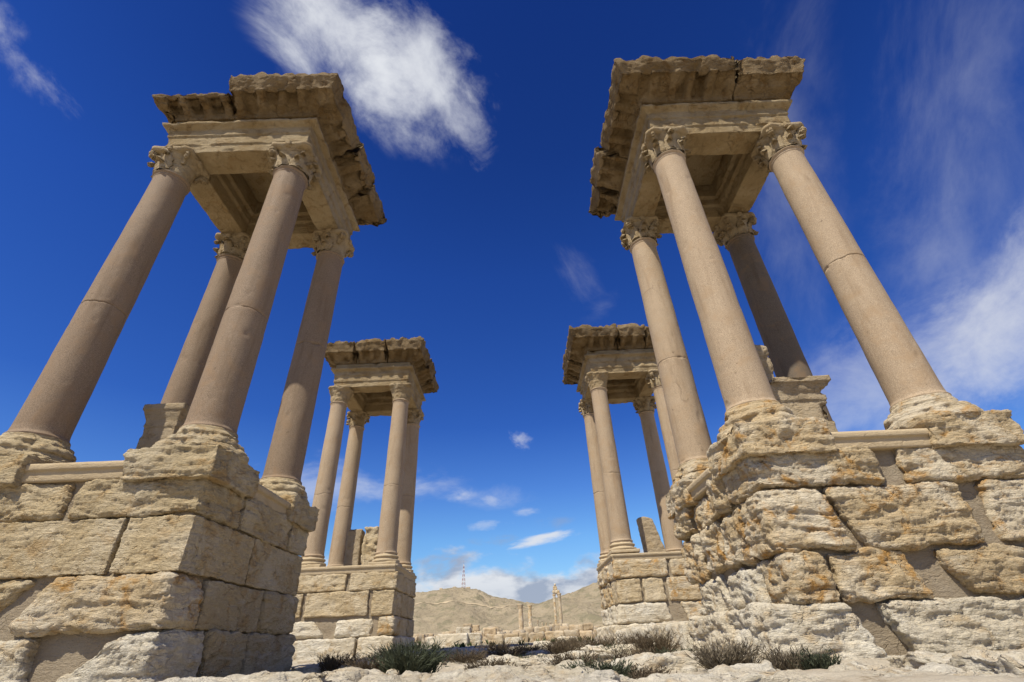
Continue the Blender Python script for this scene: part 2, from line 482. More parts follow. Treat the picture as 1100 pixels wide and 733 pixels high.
def granite(name, base, rust):
    m, t, b = principled(name)
    b.inputs['Roughness'].default_value = 0.75
    tcn = t.n('ShaderNodeTexCoord'); oi = t.n('ShaderNodeObjectInfo')
    rv = t.n('ShaderNodeCombineXYZ')
    t.t.links.new(t.m('MULTIPLY', oi.outputs['Random'], 53.0), rv.inputs[0])
    v = t.vm('ADD', tcn.outputs['Object'], rv.outputs[0])
    spk = t.noise(v, 60.0, 4, 0.75)
    blot = t.noise(v, 2.2, 6, 0.6, 0.6)
    run = t.noise(t.vm('MULTIPLY', v, (3.0, 3.0, 0.35)), 1.6, 6, 0.6, 0.4)
    col = t.mix(t.ramp(spk, 0.36, 0.64), (base[0] * .68, base[1] * .66, base[2] * .64), (base[0] * 1.22, base[1] * 1.2, base[2] * 1.2))
    col = t.mix(t.m('MULTIPLY', t.ramp(blot, 0.48, 0.68), 0.60), col, rust)
    col = t.mix(t.m('MULTIPLY', t.ramp(t.noise(v, .55, 5, .6, .5), .45, .65), 0.22), col, (base[0] * 1.2, base[1] * 1.22, base[2] * 1.25))
    col = t.mix(t.m('MULTIPLY', t.ramp(run, 0.50, 0.72), 0.5), col, (base[0] * .62, base[1] * .56, base[2] * .5))
    pits = t.ramp(t.noise(v, 9.0, 6, 0.65), 0.655, 0.70)
    col = t.mix(t.m('MULTIPLY', pits, 0.5), col, (.10, .07, .045))
    # hairline cracks
    cv = t.vm('ADD', t.vm('MULTIPLY', v, (1.0, 1.0, 0.45)), None)
    wv = t.n('ShaderNodeTexNoise', _Scale=1.1); t.t.links.new(v, wv.inputs['Vector'])
    wob = t.n('ShaderNodeMix', data_type='RGBA'); wob.inputs[0].default_value = 0.35
    t.t.links.new(t.vm('MULTIPLY', v, (1.0, 1.0, 0.35)), wob.inputs[6]); t.t.links.new(wv.outputs[1], wob.inputs[7])
    vo = t.n('ShaderNodeTexVoronoi', feature='DISTANCE_TO_EDGE', _Scale=1.3); t.t.links.new(wob.outputs[2], vo.inputs['Vector'])
    crack = t.m('MULTIPLY', t.ramp(vo.outputs[0], 0.007, 0.002), t.ramp(t.noise(v, 1.3, 3), 0.60, 0.66))
    col = t.mix(t.m('MULTIPLY', crack, 0.25), col, (.09, .06, .04))
    t.t.links.new(col, b.inputs['Base Color'])
    h = t.m('ADD', t.m('MULTIPLY', spk, 0.10), t.m('SUBTRACT', t.m('MULTIPLY', blot, 0.35), t.m('ADD', t.m('MULTIPLY', crack, 0.15), t.m('MULTIPLY', pits, 0.25))))
    bp = t.n('ShaderNodeBump', _Strength=0.4, _Distance=0.03, _Height=h)
    t.t.links.new(bp.outputs[0], b.inputs['Normal'])
    return m


M['granite'] = granite('brown_granite', (.235, .176, .12), (.25, .165, .095))
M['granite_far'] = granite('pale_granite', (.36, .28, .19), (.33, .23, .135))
M['granite_dark'] = granite('grey_granite', (.14, .112, .082), (.20, .13, .07))


def simple(name, col, rough=0.9, var=0.3, scale=8.0):
    m, t, b = principled(name); b.inputs['Roughness'].default_value = rough
    tcn = t.n('ShaderNodeTexCoord'); n = t.noise(tcn.outputs['Object'], scale, 5, 0.6)
    c = t.mix(n, tuple(x * (1 - var) for x in col), tuple(x * (1 + var) for x in col))
    t.t.links.new(c, b.inputs['Base Color'])
    return m


M['shrub_dark'] = simple('dark_green_shrub', (.050, .058, .034), .8, .5, 3.0)
M['shrub_brown'] = simple('dry_brown_shrub', (.095, .072, .046), .9, .5, 3.0)
M['shrub_grey'] = simple('dry_grey_shrub', (.135, .11, .075), .9, .4, 3.0)
M['weed'] = simple('green_weed', (.06, .085, .03), .8, .4, 5.0)
M['mast_red'] = simple('mast_red_paint', (.30, .13, .11), .6, .1)
M['mast_white'] = simple('mast_white_paint', (.62, .60, .58), .6, .05)


def ground_mat():
    m, t, b = principled('desert_ground')
    tcn = t.n('ShaderNodeTexCoord'); v = tcn.outputs['Object']
    n1 = t.noise(v, 0.5, 7, 0.6, 0.5); n2 = t.noise(v, 2.4, 8, 0.65, 0.6); n3 = t.noise(v, 18.0, 6, 0.7); n4 = t.noise(v, 0.05, 6, 0.6)
    rock_c = t.mix(t.m('MULTIPLY', n2, t.m('ADD', .4, n3)), (.33, .275, .195), (.62, .56, .45))
    rock_c = t.mix(t.m('MULTIPLY', t.ramp(n1, .55, .72), .5), rock_c, (.40, .28, .15))
    soil = t.mix(n3, (.22, .17, .105), (.36, .29, .20))
    near = t.mix(t.ramp(t.noise(v, 1.1, 9, 0.68, 0.8), .47, .40), rock_c, soil)
    far = t.mix(t.ramp(n4, .40, .62), (.34, .275, .19), (.19, .18, .11))
    far = t.mix(t.ramp(t.noise(v, 0.35, 6, .65), .48, .62), far, (.47, .39, .29))
    geo = t.n('ShaderNodeSeparateXYZ', _0=v)
    d = t.ramp(geo.outputs[1], 25.0, 42.0)
    col = t.mix(d, near, far)
    t.t.links.new(col, b.inputs['Base Color'])
    bp = t.n('ShaderNodeBump', _Strength=0.9, _Distance=0.08, _Height=t.m('ADD', n2, t.m('MULTIPLY', n3, .6)))
    t.t.links.new(bp.outputs[0], b.inputs['Normal'])
    return m


def hill_mat():
    m, t, b = principled('hill_earth')
    tcn = t.n('ShaderNodeTexCoord'); v = tcn.outputs['Object']
    n1 = t.noise(v, 0.012, 8, 0.62, 0.8); n2 = t.noise(v, 0.06, 8, 0.65, 0.6); n3 = t.noise(t.vm('MULTIPLY', v, (.4, .4, 5.0)), 0.03, 6, 0.6, 0.5)
    n4 = t.noise(v, 0.35, 5, 0.7)
    col = t.mix(t.ramp(n1, .38, .62), (.285, .235, .155), (.365, .30, .20))
    col = t.mix(t.m('MULTIPLY', t.ramp(n2, .48, .62), .8), col, (.20, .18, .11))
    col = t.mix(t.m('MULTIPLY', t.ramp(n3, .56, .70), .5), col, (.41, .34, .24))
    col = t.mix(t.m('MULTIPLY', t.ramp(n4, .54, .66), .55), col, (.16, .13, .08))
    t.t.links.new(col, b.inputs['Base Color'])
    bp = t.n('ShaderNodeBump', _Strength=1.0, _Distance=6.0, _Height=t.m('ADD', n2, t.m('MULTIPLY', n4, .3)))
    t.t.links.new(bp.outputs[0], b.inputs['Normal'])
    return m


M['ground'] = ground_mat()
M['hill'] = hill_mat()
M['track'] = simple('pale_track', (.43, .345, .225), .95, .15, .1)

# ------------------------------------------------------------------ ground
def ground_z(x, y):
    x = np.asarray(x, float); y = np.asarray(y, float)
    p = np.stack([x, y, 0 * x], -1).reshape(-1, 3)
    z = -0.36 + 0.014 * np.clip(y - 9, 0, 18)
    z = z + 0.0168 * np.clip(y - 27, 0, 420) + 0.004 * np.clip(y - 447, 0, 9e9)
    front = smooth(4.0, 3.1, y + 0.35 * fbm(p * .5, 2).reshape(x.shape))
    z = z * (1 - front) + (-1.05) * front
    side = np.maximum(smooth(12, 16, x), smooth(-13, -17, x)) * smooth(40, 24, y)
    z = z - 0.5 * side
    lumps = fbm(p * np.array([.55, .9, 1]), 4).reshape(x.shape)
    fade = smooth(70, 20, y)
    tr = lumps * 2.6; ti = np.floor(tr); tf = tr - ti
    stepz = (ti + smooth(.72, 1.0, tf)) / 2.6
    z = z + (0.075 * stepz + 0.010 * fbm(p * 4.1, 4).reshape(x.shape)) * (0.25 + 0.75 * fade)
    z = z + smooth(30, 90, y) * 0.25 * fbm(p * .06, 4).reshape(x.shape) * smooth(900, 300, y)
    return z


def graded(lo, hi, cell, far_lo, far_hi, g=1.13):
    a = list(np.arange(lo, hi + 1e-6, cell)); s = cell
    while a[-1] < far_hi: s *= g; a.append(a[-1] + s)
    s = cell
    while a[0] > far_lo: s *= g; a.insert(0, a[0] - s)
    return np.array(a)


gx = graded(-9, 9, .09, -6000, 6000); gy = graded(2.5, 30, .09, -1500, 9000)
GX, GY = np.meshgrid(gx, gy, indexing='ij')
GZ = ground_z(GX, GY)
V = np.stack([GX, GY, GZ], -1).reshape(-1, 3)
ii = np.arange(len(gx) - 1)[:, None] * len(gy); jj = np.arange(len(gy) - 1)[None, :]
Q = np.stack([ii + jj, ii + len(gy) + jj, ii + len(gy) + jj + 1, ii + jj + 1], -1).reshape(-1, 4)
g = mesh_obj('ground', V, Q, M['ground']); g['kind'] = 'structure'


# ------------------------------------------------------------------ hills
def hill_z(x, y):
    p = np.stack([x, y, 0 * x], -1).reshape(-1, 3)
    # left hill: a flat-topped ridge about 900 m off
    xs = np.array([-1500, -900, -500, -260, -196, -172, -133, -105, -86, -62, -39, 0, 38, 70, 110, 200, 600, 1500]) * 1.0
    hs = np.array([150, 120, 92, 76, 76, 79.5, 83.5, 85, 84.5, 80.5, 70, 61.5, 56, 50, 40, 30, 30, 60]) * 1.0
    top = np.interp(x + 12 * perlin(p * .004).reshape(x.shape) * smooth(0, 200, np.abs(y - 900)), xs, hs)
    gul = np.abs(perlin(p * np.array([.014, .004, 1]))).reshape(x.shape)
    d = 900 - y
    face = np.where(d > 0, 1 - smooth(0, 1, d / (330 + 60 * perlin(p * np.array([.01, 0, 0])).reshape(x.shape))) ** .8, 1 - .35 * smooth(0, 700, -d))
    zl = top * face - 17 * gul * smooth(20, 120, d) * smooth(380, 200, d)
    # right hill, nearer
    xs2 = np.array([-400, -100, 0, 30, 56, 79, 101, 126, 200, 400, 900, 1600]) * 1.0
    hs2 = np.array([0, 8, 34, 45, 52, 58, 65, 73, 98, 120, 110, 150]) * 1.0
    top2 = np.interp(x, xs2, hs2)
    gul2 = np.abs(perlin(p * np.array([.016, .005, 1]) + 5)).reshape(x.shape)
    d2 = 720 - y + .35 * (x - 60)
    face2 = np.where(d2 > 0, 1 - smooth(0, 1, d2 / 300), 1 - .3 * smooth(0, 600, -d2))
    zr = top2 * face2 - 15 * gul2 * smooth(15, 90, d2) * smooth(320, 180, d2)
    z = np.maximum(zl, zr) + 2.4 * fbm(p * .025, 4).reshape(x.shape) - 2.2 * np.abs(fbm(p * .06, 3)).reshape(x.shape) + 1.2 * fbm(p * .14, 2).reshape(x.shape)
    return z


hx = graded(-330, 330, 2.6, -1500, 1500, 1.08); hy = graded(480, 960, 3.0, 420, 2200, 1.1)
HX, HY = np.meshgrid(hx, hy, indexing='ij'); HZ = hill_z(HX, HY) - 1.0
V = np.stack([HX, HY, HZ], -1).reshape(-1, 3)
ii = np.arange(len(hx) - 1)[:, None] * len(hy); jj = np.arange(len(hy) - 1)[None, :]
Q = np.stack([ii + jj, ii + len(hy) + jj, ii + len(hy) + jj + 1, ii + jj + 1], -1).reshape(-1, 4)
h = mesh_obj('hills', V, Q, M['hill']); h['kind'] = 'structure'


def strip(name, pts, width):
    pts = np.array(pts, float); pts = resample(pts, 6.0)
    t = np.gradient(pts, axis=0); t /= np.linalg.norm(t, axis=1)[:, None]
    nrm = np.stack([-t[:, 1], t[:, 0]], 1)
    L = pts + nrm * width / 2; Rr = pts - nrm * width / 2; Cc = pts
    rows = []
    for q in (L, Cc, Rr):
        rows.append(np.column_stack([q, hill_z(q[:, 0], q[:, 1]) - 1.0 + .5]))
    V = np.concatenate(rows); n = len(pts); k = np.arange(n - 1)
    Q = np.concatenate([np.stack([k, k + n, k + n + 1, k + 1], 1), np.stack([n + k, 2 * n + k, 2 * n + k + 1, n + k + 1], 1)])
    o = mesh_obj(name, V, Q[:, ::-1], M['track']); o['kind'] = 'structure'


strip('road', [(-190, 835), (-150, 812), (-100, 800), (-40, 808), (20, 842)], 3.5)

# ------------------------------------------------------------------ pavilions
CEN = {'NL': (-7.286, 10.048), 'NR': (6.204, 9.983), 'FL': (-7.254, 24.178), 'FR': (6.237, 23.764)}
CA = 1.605
ZB, ZT = 3.52, 10.9
ST_NL = dict(big=.012, strata=.010, pit=.012, fine=.013, bend=.010, freq=8.0, hole=.010, facet=.014)
ST_NLR = dict(big=.030, strata=.038, pit=.012, fine=.014, bend=.030, freq=5.0, tilt=.12, hole=.025, facet=.022)
ST_NR = dict(big=.040, strata=.042, pit=.012, fine=.016, bend=.040, freq=5.2, tilt=.05, hole=.035, facet=.022)
ST_NRL = dict(big=.080, strata=.045, pit=.018, fine=.016, bend=.060, freq=4.2, tilt=.25, hole=.06, facet=.02)
ST_FAR = dict(big=.022, strata=.026, pit=.012, fine=.010, bend=.020, freq=5.5, hole=.02, facet=.018)
_seed = [10]


def seed():
    _seed[0] += 1
    return _seed[0]


def shear(l0, l1, r0, r1, ax):
    """slanted ends: the ends move from l0/r0 at the bottom to l1/r1 at the top along axis ax"""
    def f(P, lo, hi):
        t = (P[:, 2] - lo[2]) / (hi[2] - lo[2]); u = (P[:, ax] - lo[ax]) / (hi[ax] - lo[ax])
        P = P.copy()
        P[:, ax] = (l0 + (l1 - l0) * t) * (1 - u) + (r0 + (r1 - r0) * t) * u
        return P
    return f


def block(podium, face, u0, u1, z0, z1, mat, st, w=2.25, depth=.6, r=.045, cell=.024, out=0.0, sh=None, label=None, corner=None):
    """one ashlar. face: 'front' (y=-w), 'right' (x=+w), 'left' (x=-w). corner: length along the other face for a quoin"""
    g = .012; gz_ = .008 if st is ST_NL else -.016
    if face == 'front':
        lo = [u0 + g, -w - out, z0 + gz_]; hi = [u1 - g, -w + depth, z1 - gz_]; ax = 0
    elif face == 'right':
        lo = [w - depth, u0 + g, z0 + gz_]; hi = [w + out, u1 - g, z1 - gz_]; ax = 1
    else:
        lo = [-w - out, u0 + g, z0 + gz_]; hi = [-w + depth, u1 - g, z1 - gz_]; ax = 1
    warp = shear(*sh, ax) if sh else None
    P, Q = rock(lo, hi, cell, r, st, seed(), warp)
    o = mesh_obj('stone_block', P, Q, M[mat], podium)
    if label: o['label'] = label
    return o


def joints(zs): return zs


def column(root, x, y, sd, mat, far=False, cap_style='carved', eroded_ring=True, joint=None):
    rs = random.Random(sd)
    zj = joint if joint is not None else ZB + (ZT - ZB) * rs.uniform(.36, .46)
    zs = list(np.arange(ZB, ZT, .06)) + [ZT]
    zs += list(np.linspace(zj - .09, zj + .09, 25)) + list(np.linspace(ZB - .02, ZB + .3, 22)) + list(np.linspace(ZT - .28, ZT, 22))
    zs = np.unique(np.round(zs, 4))
    t = (zs - ZB) / (ZT - ZB)
    rad = .437 - .032 * t - .012 * t * t
    rad = rad + .036 * np.exp(-((zs - ZB - .05) / .04) ** 2) + .02 * np.clip(1 - (zs - ZB) / .22, 0, 1)
    rad = rad + .052 * np.exp(-((zs - ZT + .05) / .036) ** 2) + .018 * np.exp(-((zs - ZT + .14) / .02) ** 2)
    nseg = 72 if not far else 48
    V, F = lathe(np.column_stack([rad, zs]), nseg)
    th = np.arctan2(V[:, 1], V[:, 0]); rr = np.hypot(V[:, 0], V[:, 1]); rr[rr == 0] = 1
    q = V + np.array([sd * 3.1 % 50, sd * 1.7 % 50, 0])
    wob = .05 * fbm(np.stack([np.cos(th) * 1.5 + sd, np.sin(th) * 1.5, 0 * th], 1), 3)
    d = .009 * fbm(q * np.array([1.6, 1.6, .9]), 4) - .05 * np.maximum(0, fbm(q * np.array([3.2, 3.2, 2.6]) + 31, 3) - .62) - .020 * np.exp(-((V[:, 2] - zj - wob) / .013) ** 2) * smooth(-.5, .15, perlin(q * np.array([1.1, 1.1, .2])))
    near_end = np.exp(-((V[:, 2] - ZB - .03) / .08) ** 2) + np.exp(-((V[:, 2] - zj - wob) / .05) ** 2) * .8 + .7 * np.exp(-((V[:, 2] - ZT + .04) / .05) ** 2)
    d -= near_end * .07 * np.maximum(0, fbm(q * 3.5 + 7, 3) - (.22 if eroded_ring else .42))
    V[:, 0] += V[:, 0] / rr * d; V[:, 1] += V[:, 1] / rr * d
    V[:, 0] += x; V[:, 1] += y
    col = mesh_obj('column', V, F, M[mat], root)
    capital(col, x, y, sd, cap_style, far)
    return col


def leaf(h, wid, out, n=9, mth=5):
    """an acanthus leaf standing on its base, curling outwards (+x)"""
    s = np.linspace(0, 1, n)[:, None]; w = np.linspace(-1, 1, mth)[None, :]
    prof_w = wid * (0.55 + .75 * np.sin(np.clip(s * 1.15 + .15, 0, 1) * np.pi) ** .8) * .5 * (1 - .25 * np.abs(np.sin(s * 12)))
    ox = out * (s ** 2.2) + .02
    oz = h * np.where(s < .82, s / .82 * .98, .98 - (s - .82) * 1.5)
    ox = ox + np.where(s > .82, (s - .82) * .35, 0)
    X = ox - .035 * w ** 2 + .012 * np.cos(w * 9); Y = prof_w * w; Z = oz - .05 * w ** 2 * s
    A = np.stack([X + 0 * w, Y, Z], -1)
    B = A.copy(); B[..., 0] -= .07
    V = np.concatenate([A.reshape(-1, 3), B.reshape(-1, 3)])
    i = np.arange(n - 1)[:, None] * mth; k = np.arange(mth - 1)[None, :]
    q = np.stack([i + k, i + k + 1, i + mth + k + 1, i + mth + k], -1).reshape(-1, 4)
    o = n * mth
    side = [[a, a + mth, a + mth + o, a + o] for a in range(0, (n - 1) * mth, mth)] + [[a + mth - 1 + mth, a + mth - 1, a + mth - 1 + o, a + 2 * mth - 1 + o] for a in range(0, (n - 1) * mth, mth)]
    tip = [[(n - 1) * mth + j, (n - 1) * mth + j + 1, (n - 1) * mth + j + 1 + o, (n - 1) * mth + j + o] for j in range(mth - 1)]
    return V, np.concatenate([q, q[:, ::-1] + o, np.array(side), np.array(tip)])


def capital(col, x, y, sd, style, far):
    rs = random.Random(sd * 13 + 5)
    H = 11.70 - ZT
    pr = resample([(.40, -.02), (.40, .06), (.40, .3), (.42, .48), (.50, .64), (.57, .70)], .03)
    P = Parts()
    if style == 'plain':
        pr = resample([(.40, -.02), (.43, .08), (.47, .35), (.54, .55), (.60, .66), (.62, .74)], .03)
    V, F = lathe(pr, 64); P.add(V, F)
    # abacus
    n = 13; e = np.linspace(-1, 1, n); ring = []
    for k in range(4):
        for s in e[:-1]:
            c = .60 - .06 * (1 - s * s); v = np.array([[c, s * .60, 0]]); L_ = math.hypot(c, s * .60); v *= min(1.0, .71 / L_)
            ring.append(rotz(v, k * math.pi / 2)[0])
    ring = np.array(ring); rows = []
    for sc, z in ((.90, .66), (.96, .70), (1.0, .72), (1.0, .80), (.97, .81), (.97, H + .02)):
        r_ = ring.copy(); r_[:, :2] *= sc; r_[:, 2] = z; rows.append(r_)
    V, F = loft(np.array(rows)); F = [f[:, ::-1] for f in F]; P.add(V, F)
    if style != 'plain':
        for row, (z0, hh, ww, oo, n0, rb) in enumerate(((.0, .36, .29, .14, 9, .43), (.05, .60, .30, .16, 8, .44))):
            for k in range(n0):
                if style == 'half' and math.cos(k / n0 * 2 * math.pi + .4) > .1: continue
                if rs.random() < .06: continue
                V, Q = leaf(hh * rs.uniform(.88, 1.08), ww, oo * rs.uniform(.75, 1.15))
                V[:, 0] += rb; V[:, 2] += z0
                P.add(rotz(V, (k + .5 * row) / n0 * 2 * math.pi + math.pi / 8), [Q])
        for k in range(4):
            for sgn in (-1, 1):
                if rs.random() < .2: continue
                pts = []
                for i in range(22):
                    a = i / 21.0
                    if a < .55:
                        t_ = a / .55; pts.append((.45 + .14 * t_ ** 1.4, .36 + .27 * t_))
                    else:
                        t_ = (a - .55) / .45; rr = .085 * (1 - .6 * t_); an = math.pi / 2 - t_ * 2.2 * math.pi + .6
                        pts.append((.605 + rr * math.cos(an), .565 + rr * math.sin(an)))
                for a, b in zip(pts[:-1], pts[1:]):
                    V, F = bar((a[0], sgn * .04, a[1]), (b[0], sgn * .03, b[1]), .05, 6)
                    P.add(rotz(V, k * math.pi / 2 + math.pi / 4), F)
            V, Q = rock((-.06, -.09, .62), (.06, .09, .80), .03, .05, dict(big=.01, strata=0, pit=.02, fine=0, bend=.01), sd + k)
            V[:, 0] += .54; P.add(rotz(V, k * math.pi / 2), [Q])
    V, F = P.get()
    V[:, 2] += ZT; V[:, 0] += x; V[:, 1] += y
    N = vnormals(V, F)
    off = sd * 2.3
    amp = .016 if style != 'plain' else .035
    d = amp * fbm(V * 7 + off, 3) + .012 * fbm(V * 19 + off, 2)
    if style != 'carved': d -= .03 * np.maximum(0, fbm(V * 3 + off, 2))
    V = V + N * np.minimum(d, .02)[:, None]
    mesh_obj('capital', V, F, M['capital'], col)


def attic_base(col, x, y, sd, mat='slab', sq=.60, z0=3.05):
    P = Parts()
    pr = [(.50, z0 + .13), (.585, z0 + .15), (.60, z0 + .19), (.585, z0 + .235), (.52, z0 + .25), (.495, z0 + .28), (.50, z0 + .315), (.535, z0 + .34), (.545, z0 + .375), (.52, z0 + .41), (.47, z0 + .43), (.445, z0 + .50)]
    V, F = lathe(resample(pr, .02), 56); P.add(V, F)
    V, Q = rock((-sq, -sq, z0), (sq, sq, z0 + .14), .05, .012, dict(big=.006, strata=0, pit=.008, fine=0, bend=.008), sd); P.add(V, [Q])
    V, F = P.get(); V = V + vnormals(V, F) * (.008 * fbm(V * 6 + sd, 3) - .03 * np.maximum(0, fbm(V * 2.2 + sd, 3) - .4))[:, None]
    V[:, 0] += x; V[:, 1] += y
    mesh_obj('column_base', V, F, M[mat], col)


def rough_base(col, x, y, sd, st, mat, lo=2.62, wide=.86, cell=.024):
    """the weathered base of a near column: a square plinth block under a worn round moulding that flares out"""
    P = Parts()
    V, Q = rock((x - wide, y - wide, lo), (x + wide, y + wide, 3.06), cell, .035, st, seed()); P.add(V, [Q])
    pr = resample([(.30, 2.96), (.76, 2.98), (.775, 3.06), (.755, 3.14), (.69, 3.19), (.655, 3.21), (.66, 3.27), (.64, 3.32), (.575, 3.35), (.555, 3.39), (.555, 3.44), (.53, 3.47), (.50, 3.50), (.492, ZB + .035), (.40, ZB + .05)], .022)
    V, F = lathe(pr, 150)
    N = vnormals(V, F); q = V + sd * 3.7
    Lz = q[:, 2] * 8 + .8 * perlin(q * np.array([1.2, 1.2, 2.0])); li = np.floor(Lz); lf = Lz - li
    ra = perlin(np.stack([q[:, 0] * 1.9 + li * 5.3, q[:, 1] * 1.9, li * 7.77 + .37], 1)); rb = perlin(np.stack([q[:, 0] * 1.9 + (li + 1) * 5.3, q[:, 1] * 1.9, (li + 1) * 7.77 + .37], 1))
    k = .6 + st['strata'] * 12
    wearing = smooth(3.54, 3.40, V[:, 2])
    d = .05 * k * (ra + (rb - ra) * smooth(.75, 1, lf)) + .07 * k * fbm(q * 1.8, 3) * wearing - .03 * np.abs(fbm(q * 7, 3)) - .14 * np.maximum(0, fbm(q * 2.2 + 17, 3) - .25)
    V = V + N * (d * (.25 + .75 * wearing))[:, None]
    V[:, 0] += x; V[:, 1] += y
    P.add(V, F)
    V, F = P.get()
    mesh_obj('column_base', V, F, M[mat], col)


def ring_band(prof, step_u, step_p, w_ref, z_off=0):
    """a moulding swept round the square, mitred at the corners; prof is a closed loop of (w, z)"""
    pr = resample(np.vstack([prof, prof[:1]]), step_p)[:-1]
    n = max(4, int(2 * w_ref / step_u)); s = np.linspace(-1, 1, n + 1)[:-1]
    rows = []
    for k in range(4):
        for t in s:
            v = np.stack([t * pr[:, 0], -pr[:, 0], pr[:, 1]], 1)
            rows.append(rotz(v, k * math.pi / 2))
    rows = np.array(rows)
    Sn, K, _ = rows.shape
    V = rows.reshape(-1, 3); i = np.arange(Sn)[:, None]; i2 = (i + 1) % Sn; k = np.arange(K)[None, :]; k2 = (k + 1) % K
    Q = np.stack([i * K + k, i2 * K + k, i2 * K + k2, i * K + k2], -1).reshape(-1, 4)
    return V, Q


ARCH_PROF = np.array([(1.20, 11.69), (1.93, 11.69), (1.93, 11.99), (1.965, 12.01), (1.965, 12.33), (2.00, 12.35), (2.00, 12.60), (2.06, 12.63),
                      (2.16, 12.68), (2.17, 12.76), (2.02, 12.80), (1.97, 12.84), (1.98, 13.06), (1.02, 13.06), (1.02, 12.5), (1.12, 12.45), (1.12, 12.2), (1.20, 12.15)])


def entablature(root, sd, cell, mat='arch', erode=.03, bad_lo=None):
    V, Q = ring_band(ARCH_PROF, cell, cell * .8, 2.0)
    N = vnormals(V, Q); off = sd * 4.1
    q = V + off
    d = .008 * fbm(q * 5, 3) - erode * np.maximum(0, fbm(q * np.array([1.3, 1.3, 1.8]), 4) - .10) * 2.4 - .012 * np.maximum(0, fbm(q * 6, 2) - .3)
    # lower arris broken away in places
    edge = np.exp(-((V[:, 2] - 11.75) / .16) ** 2) * smooth(1.7, 1.9, np.maximum(np.abs(V[:, 0]), np.abs(V[:, 1])))
    d -= edge * .12 * np.maximum(0, fbm(q * 1.8 + 20, 3) - (.10 if bad_lo else .3))
    # vertical joints over the columns
    V = V + N * d[:, None]
    P = Parts(); P.add(V, [Q])
    # ceiling slab inside
    Vb, Qb = rock((-1.35, -1.35, 13.07), (1.35, 1.35, 13.75), .15, .03, dict(big=.02, strata=0, pit=.01, fine=0, bend=.02), sd); P.add(Vb, [Qb])
    V, F = P.get()
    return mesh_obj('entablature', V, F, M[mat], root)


CORN = np.array([(1.55, 13.075), (2.02, 13.075), (2.05, 13.14), (2.12, 13.20), (2.30, 13.27), (2.46, 13.38), (2.52, 13.42), (2.56, 13.42), (2.66, 13.44), (2.67, 13.62), (2.70, 13.70),
                 (2.75, 13.86), (2.80, 14.02), (2.80, 14.20), (2.55, 14.27), (2.0, 14.25), (1.5, 14.2), (1.45, 13.6)])


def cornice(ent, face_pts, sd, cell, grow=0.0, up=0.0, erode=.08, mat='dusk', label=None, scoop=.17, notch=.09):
    """one block of the cornice. face_pts: list of arms [(face, ua, ub)]; an end equal to 'c-' / 'c+' is the mitred corner"""
    pr = resample(np.vstack([CORN, CORN[:1]]), cell)[:-1].copy()
    pr[:, 0] += grow * smooth(2.0, 2.6, pr[:, 0]); pr[:, 1] += up * smooth(13.2, 14.2, pr[:, 1])
    rows = []
    for face, ua, ub in face_pts:
        k = {'front': 0, 'right': 1, 'back': 2, 'left': 3}[face]
        A = -pr[:, 0] if ua == 'c-' else np.full(len(pr), float(ua))
        B = pr[:, 0] if ub == 'c+' else np.full(len(pr), float(ub))
        n = max(3, int(abs(B.mean() - A.mean()) / cell))
        ts = np.linspace(0, 1, n + 1)
        if rows: ts = ts[1:]
        for t in ts:
            u = A + (B - A) * t
            rows.append(rotz(np.stack([u, -pr[:, 0], pr[:, 1]], 1), k * math.pi / 2))
    V, F = loft(np.array(rows))
    # end surfaces pulled in a little for an open joint
    N = vnormals(V, F); q = V + sd * 5.3
    nS = len(rows); sidx = np.concatenate([np.repeat(np.arange(nS), len(pr)), [0, nS - 1]]); dend = np.minimum(sidx, nS - 1 - sidx) * cell
    w = np.maximum(np.abs(V[:, 0]), np.abs(V[:, 1]))
    along = np.where(np.abs(V[:, 0]) > np.abs(V[:, 1]), V[:, 1], V[:, 0])
    out = smooth(2.2, 2.6, w)
    d = .034 * fbm(q * np.array([1.4, 1.4, 1.6]), 2) + .022 * fbm(q * 4.2, 3) + .014 * fbm(q * 13, 3)
    d -= erode * out * np.maximum(0, fbm(q * np.array([2.0, 2.0, 1.0]), 3)) * 1.6
    d -= notch * out * np.exp(-(dend / .10) ** 2) * (.4 + np.maximum(0, 1.2 * perlin(q * 1.7 + 9)))
    soff = smooth(13.05, 13.2, V[:, 2]) * smooth(13.55, 13.35, V[:, 2]) * smooth(2.0, 2.2, w)
    cellu = np.abs(((along + .2 * perlin(q * .7)) / .58) % 1.0 - .5) * 2
    d -= soff * scoop * smooth(.70, .35, cellu) * (0.4 + smooth(-.3, .3, perlin(q * 1.1)))
    V = V + N * d[:, None]
    topm = smooth(13.75, 14.15, V[:, 2])
    chunk = fbm(np.stack([q[:, 0] * 1.5, q[:, 1] * 1.5, 0 * q[:, 0]], 1), 3)
    scal = np.abs(perlin(np.stack([q[:, 0] * 2.3, q[:, 1] * 2.3, 0 * q[:, 0] + 3], 1)))
    V[:, 2] += topm * (.10 * chunk + .16 * (scal - .25) - .10 * smooth(.32, .05, scal))
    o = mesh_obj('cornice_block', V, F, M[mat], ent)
    if label: o['label'] = label
    return o


SLAB_PROF = np.array([(0, 0), (.10, 0), (.11, .06), (.11, .13), (.145, .145), (.15, .19), (.15, .225), (.0, .23), (-.6, .23), (-.6, 0)])


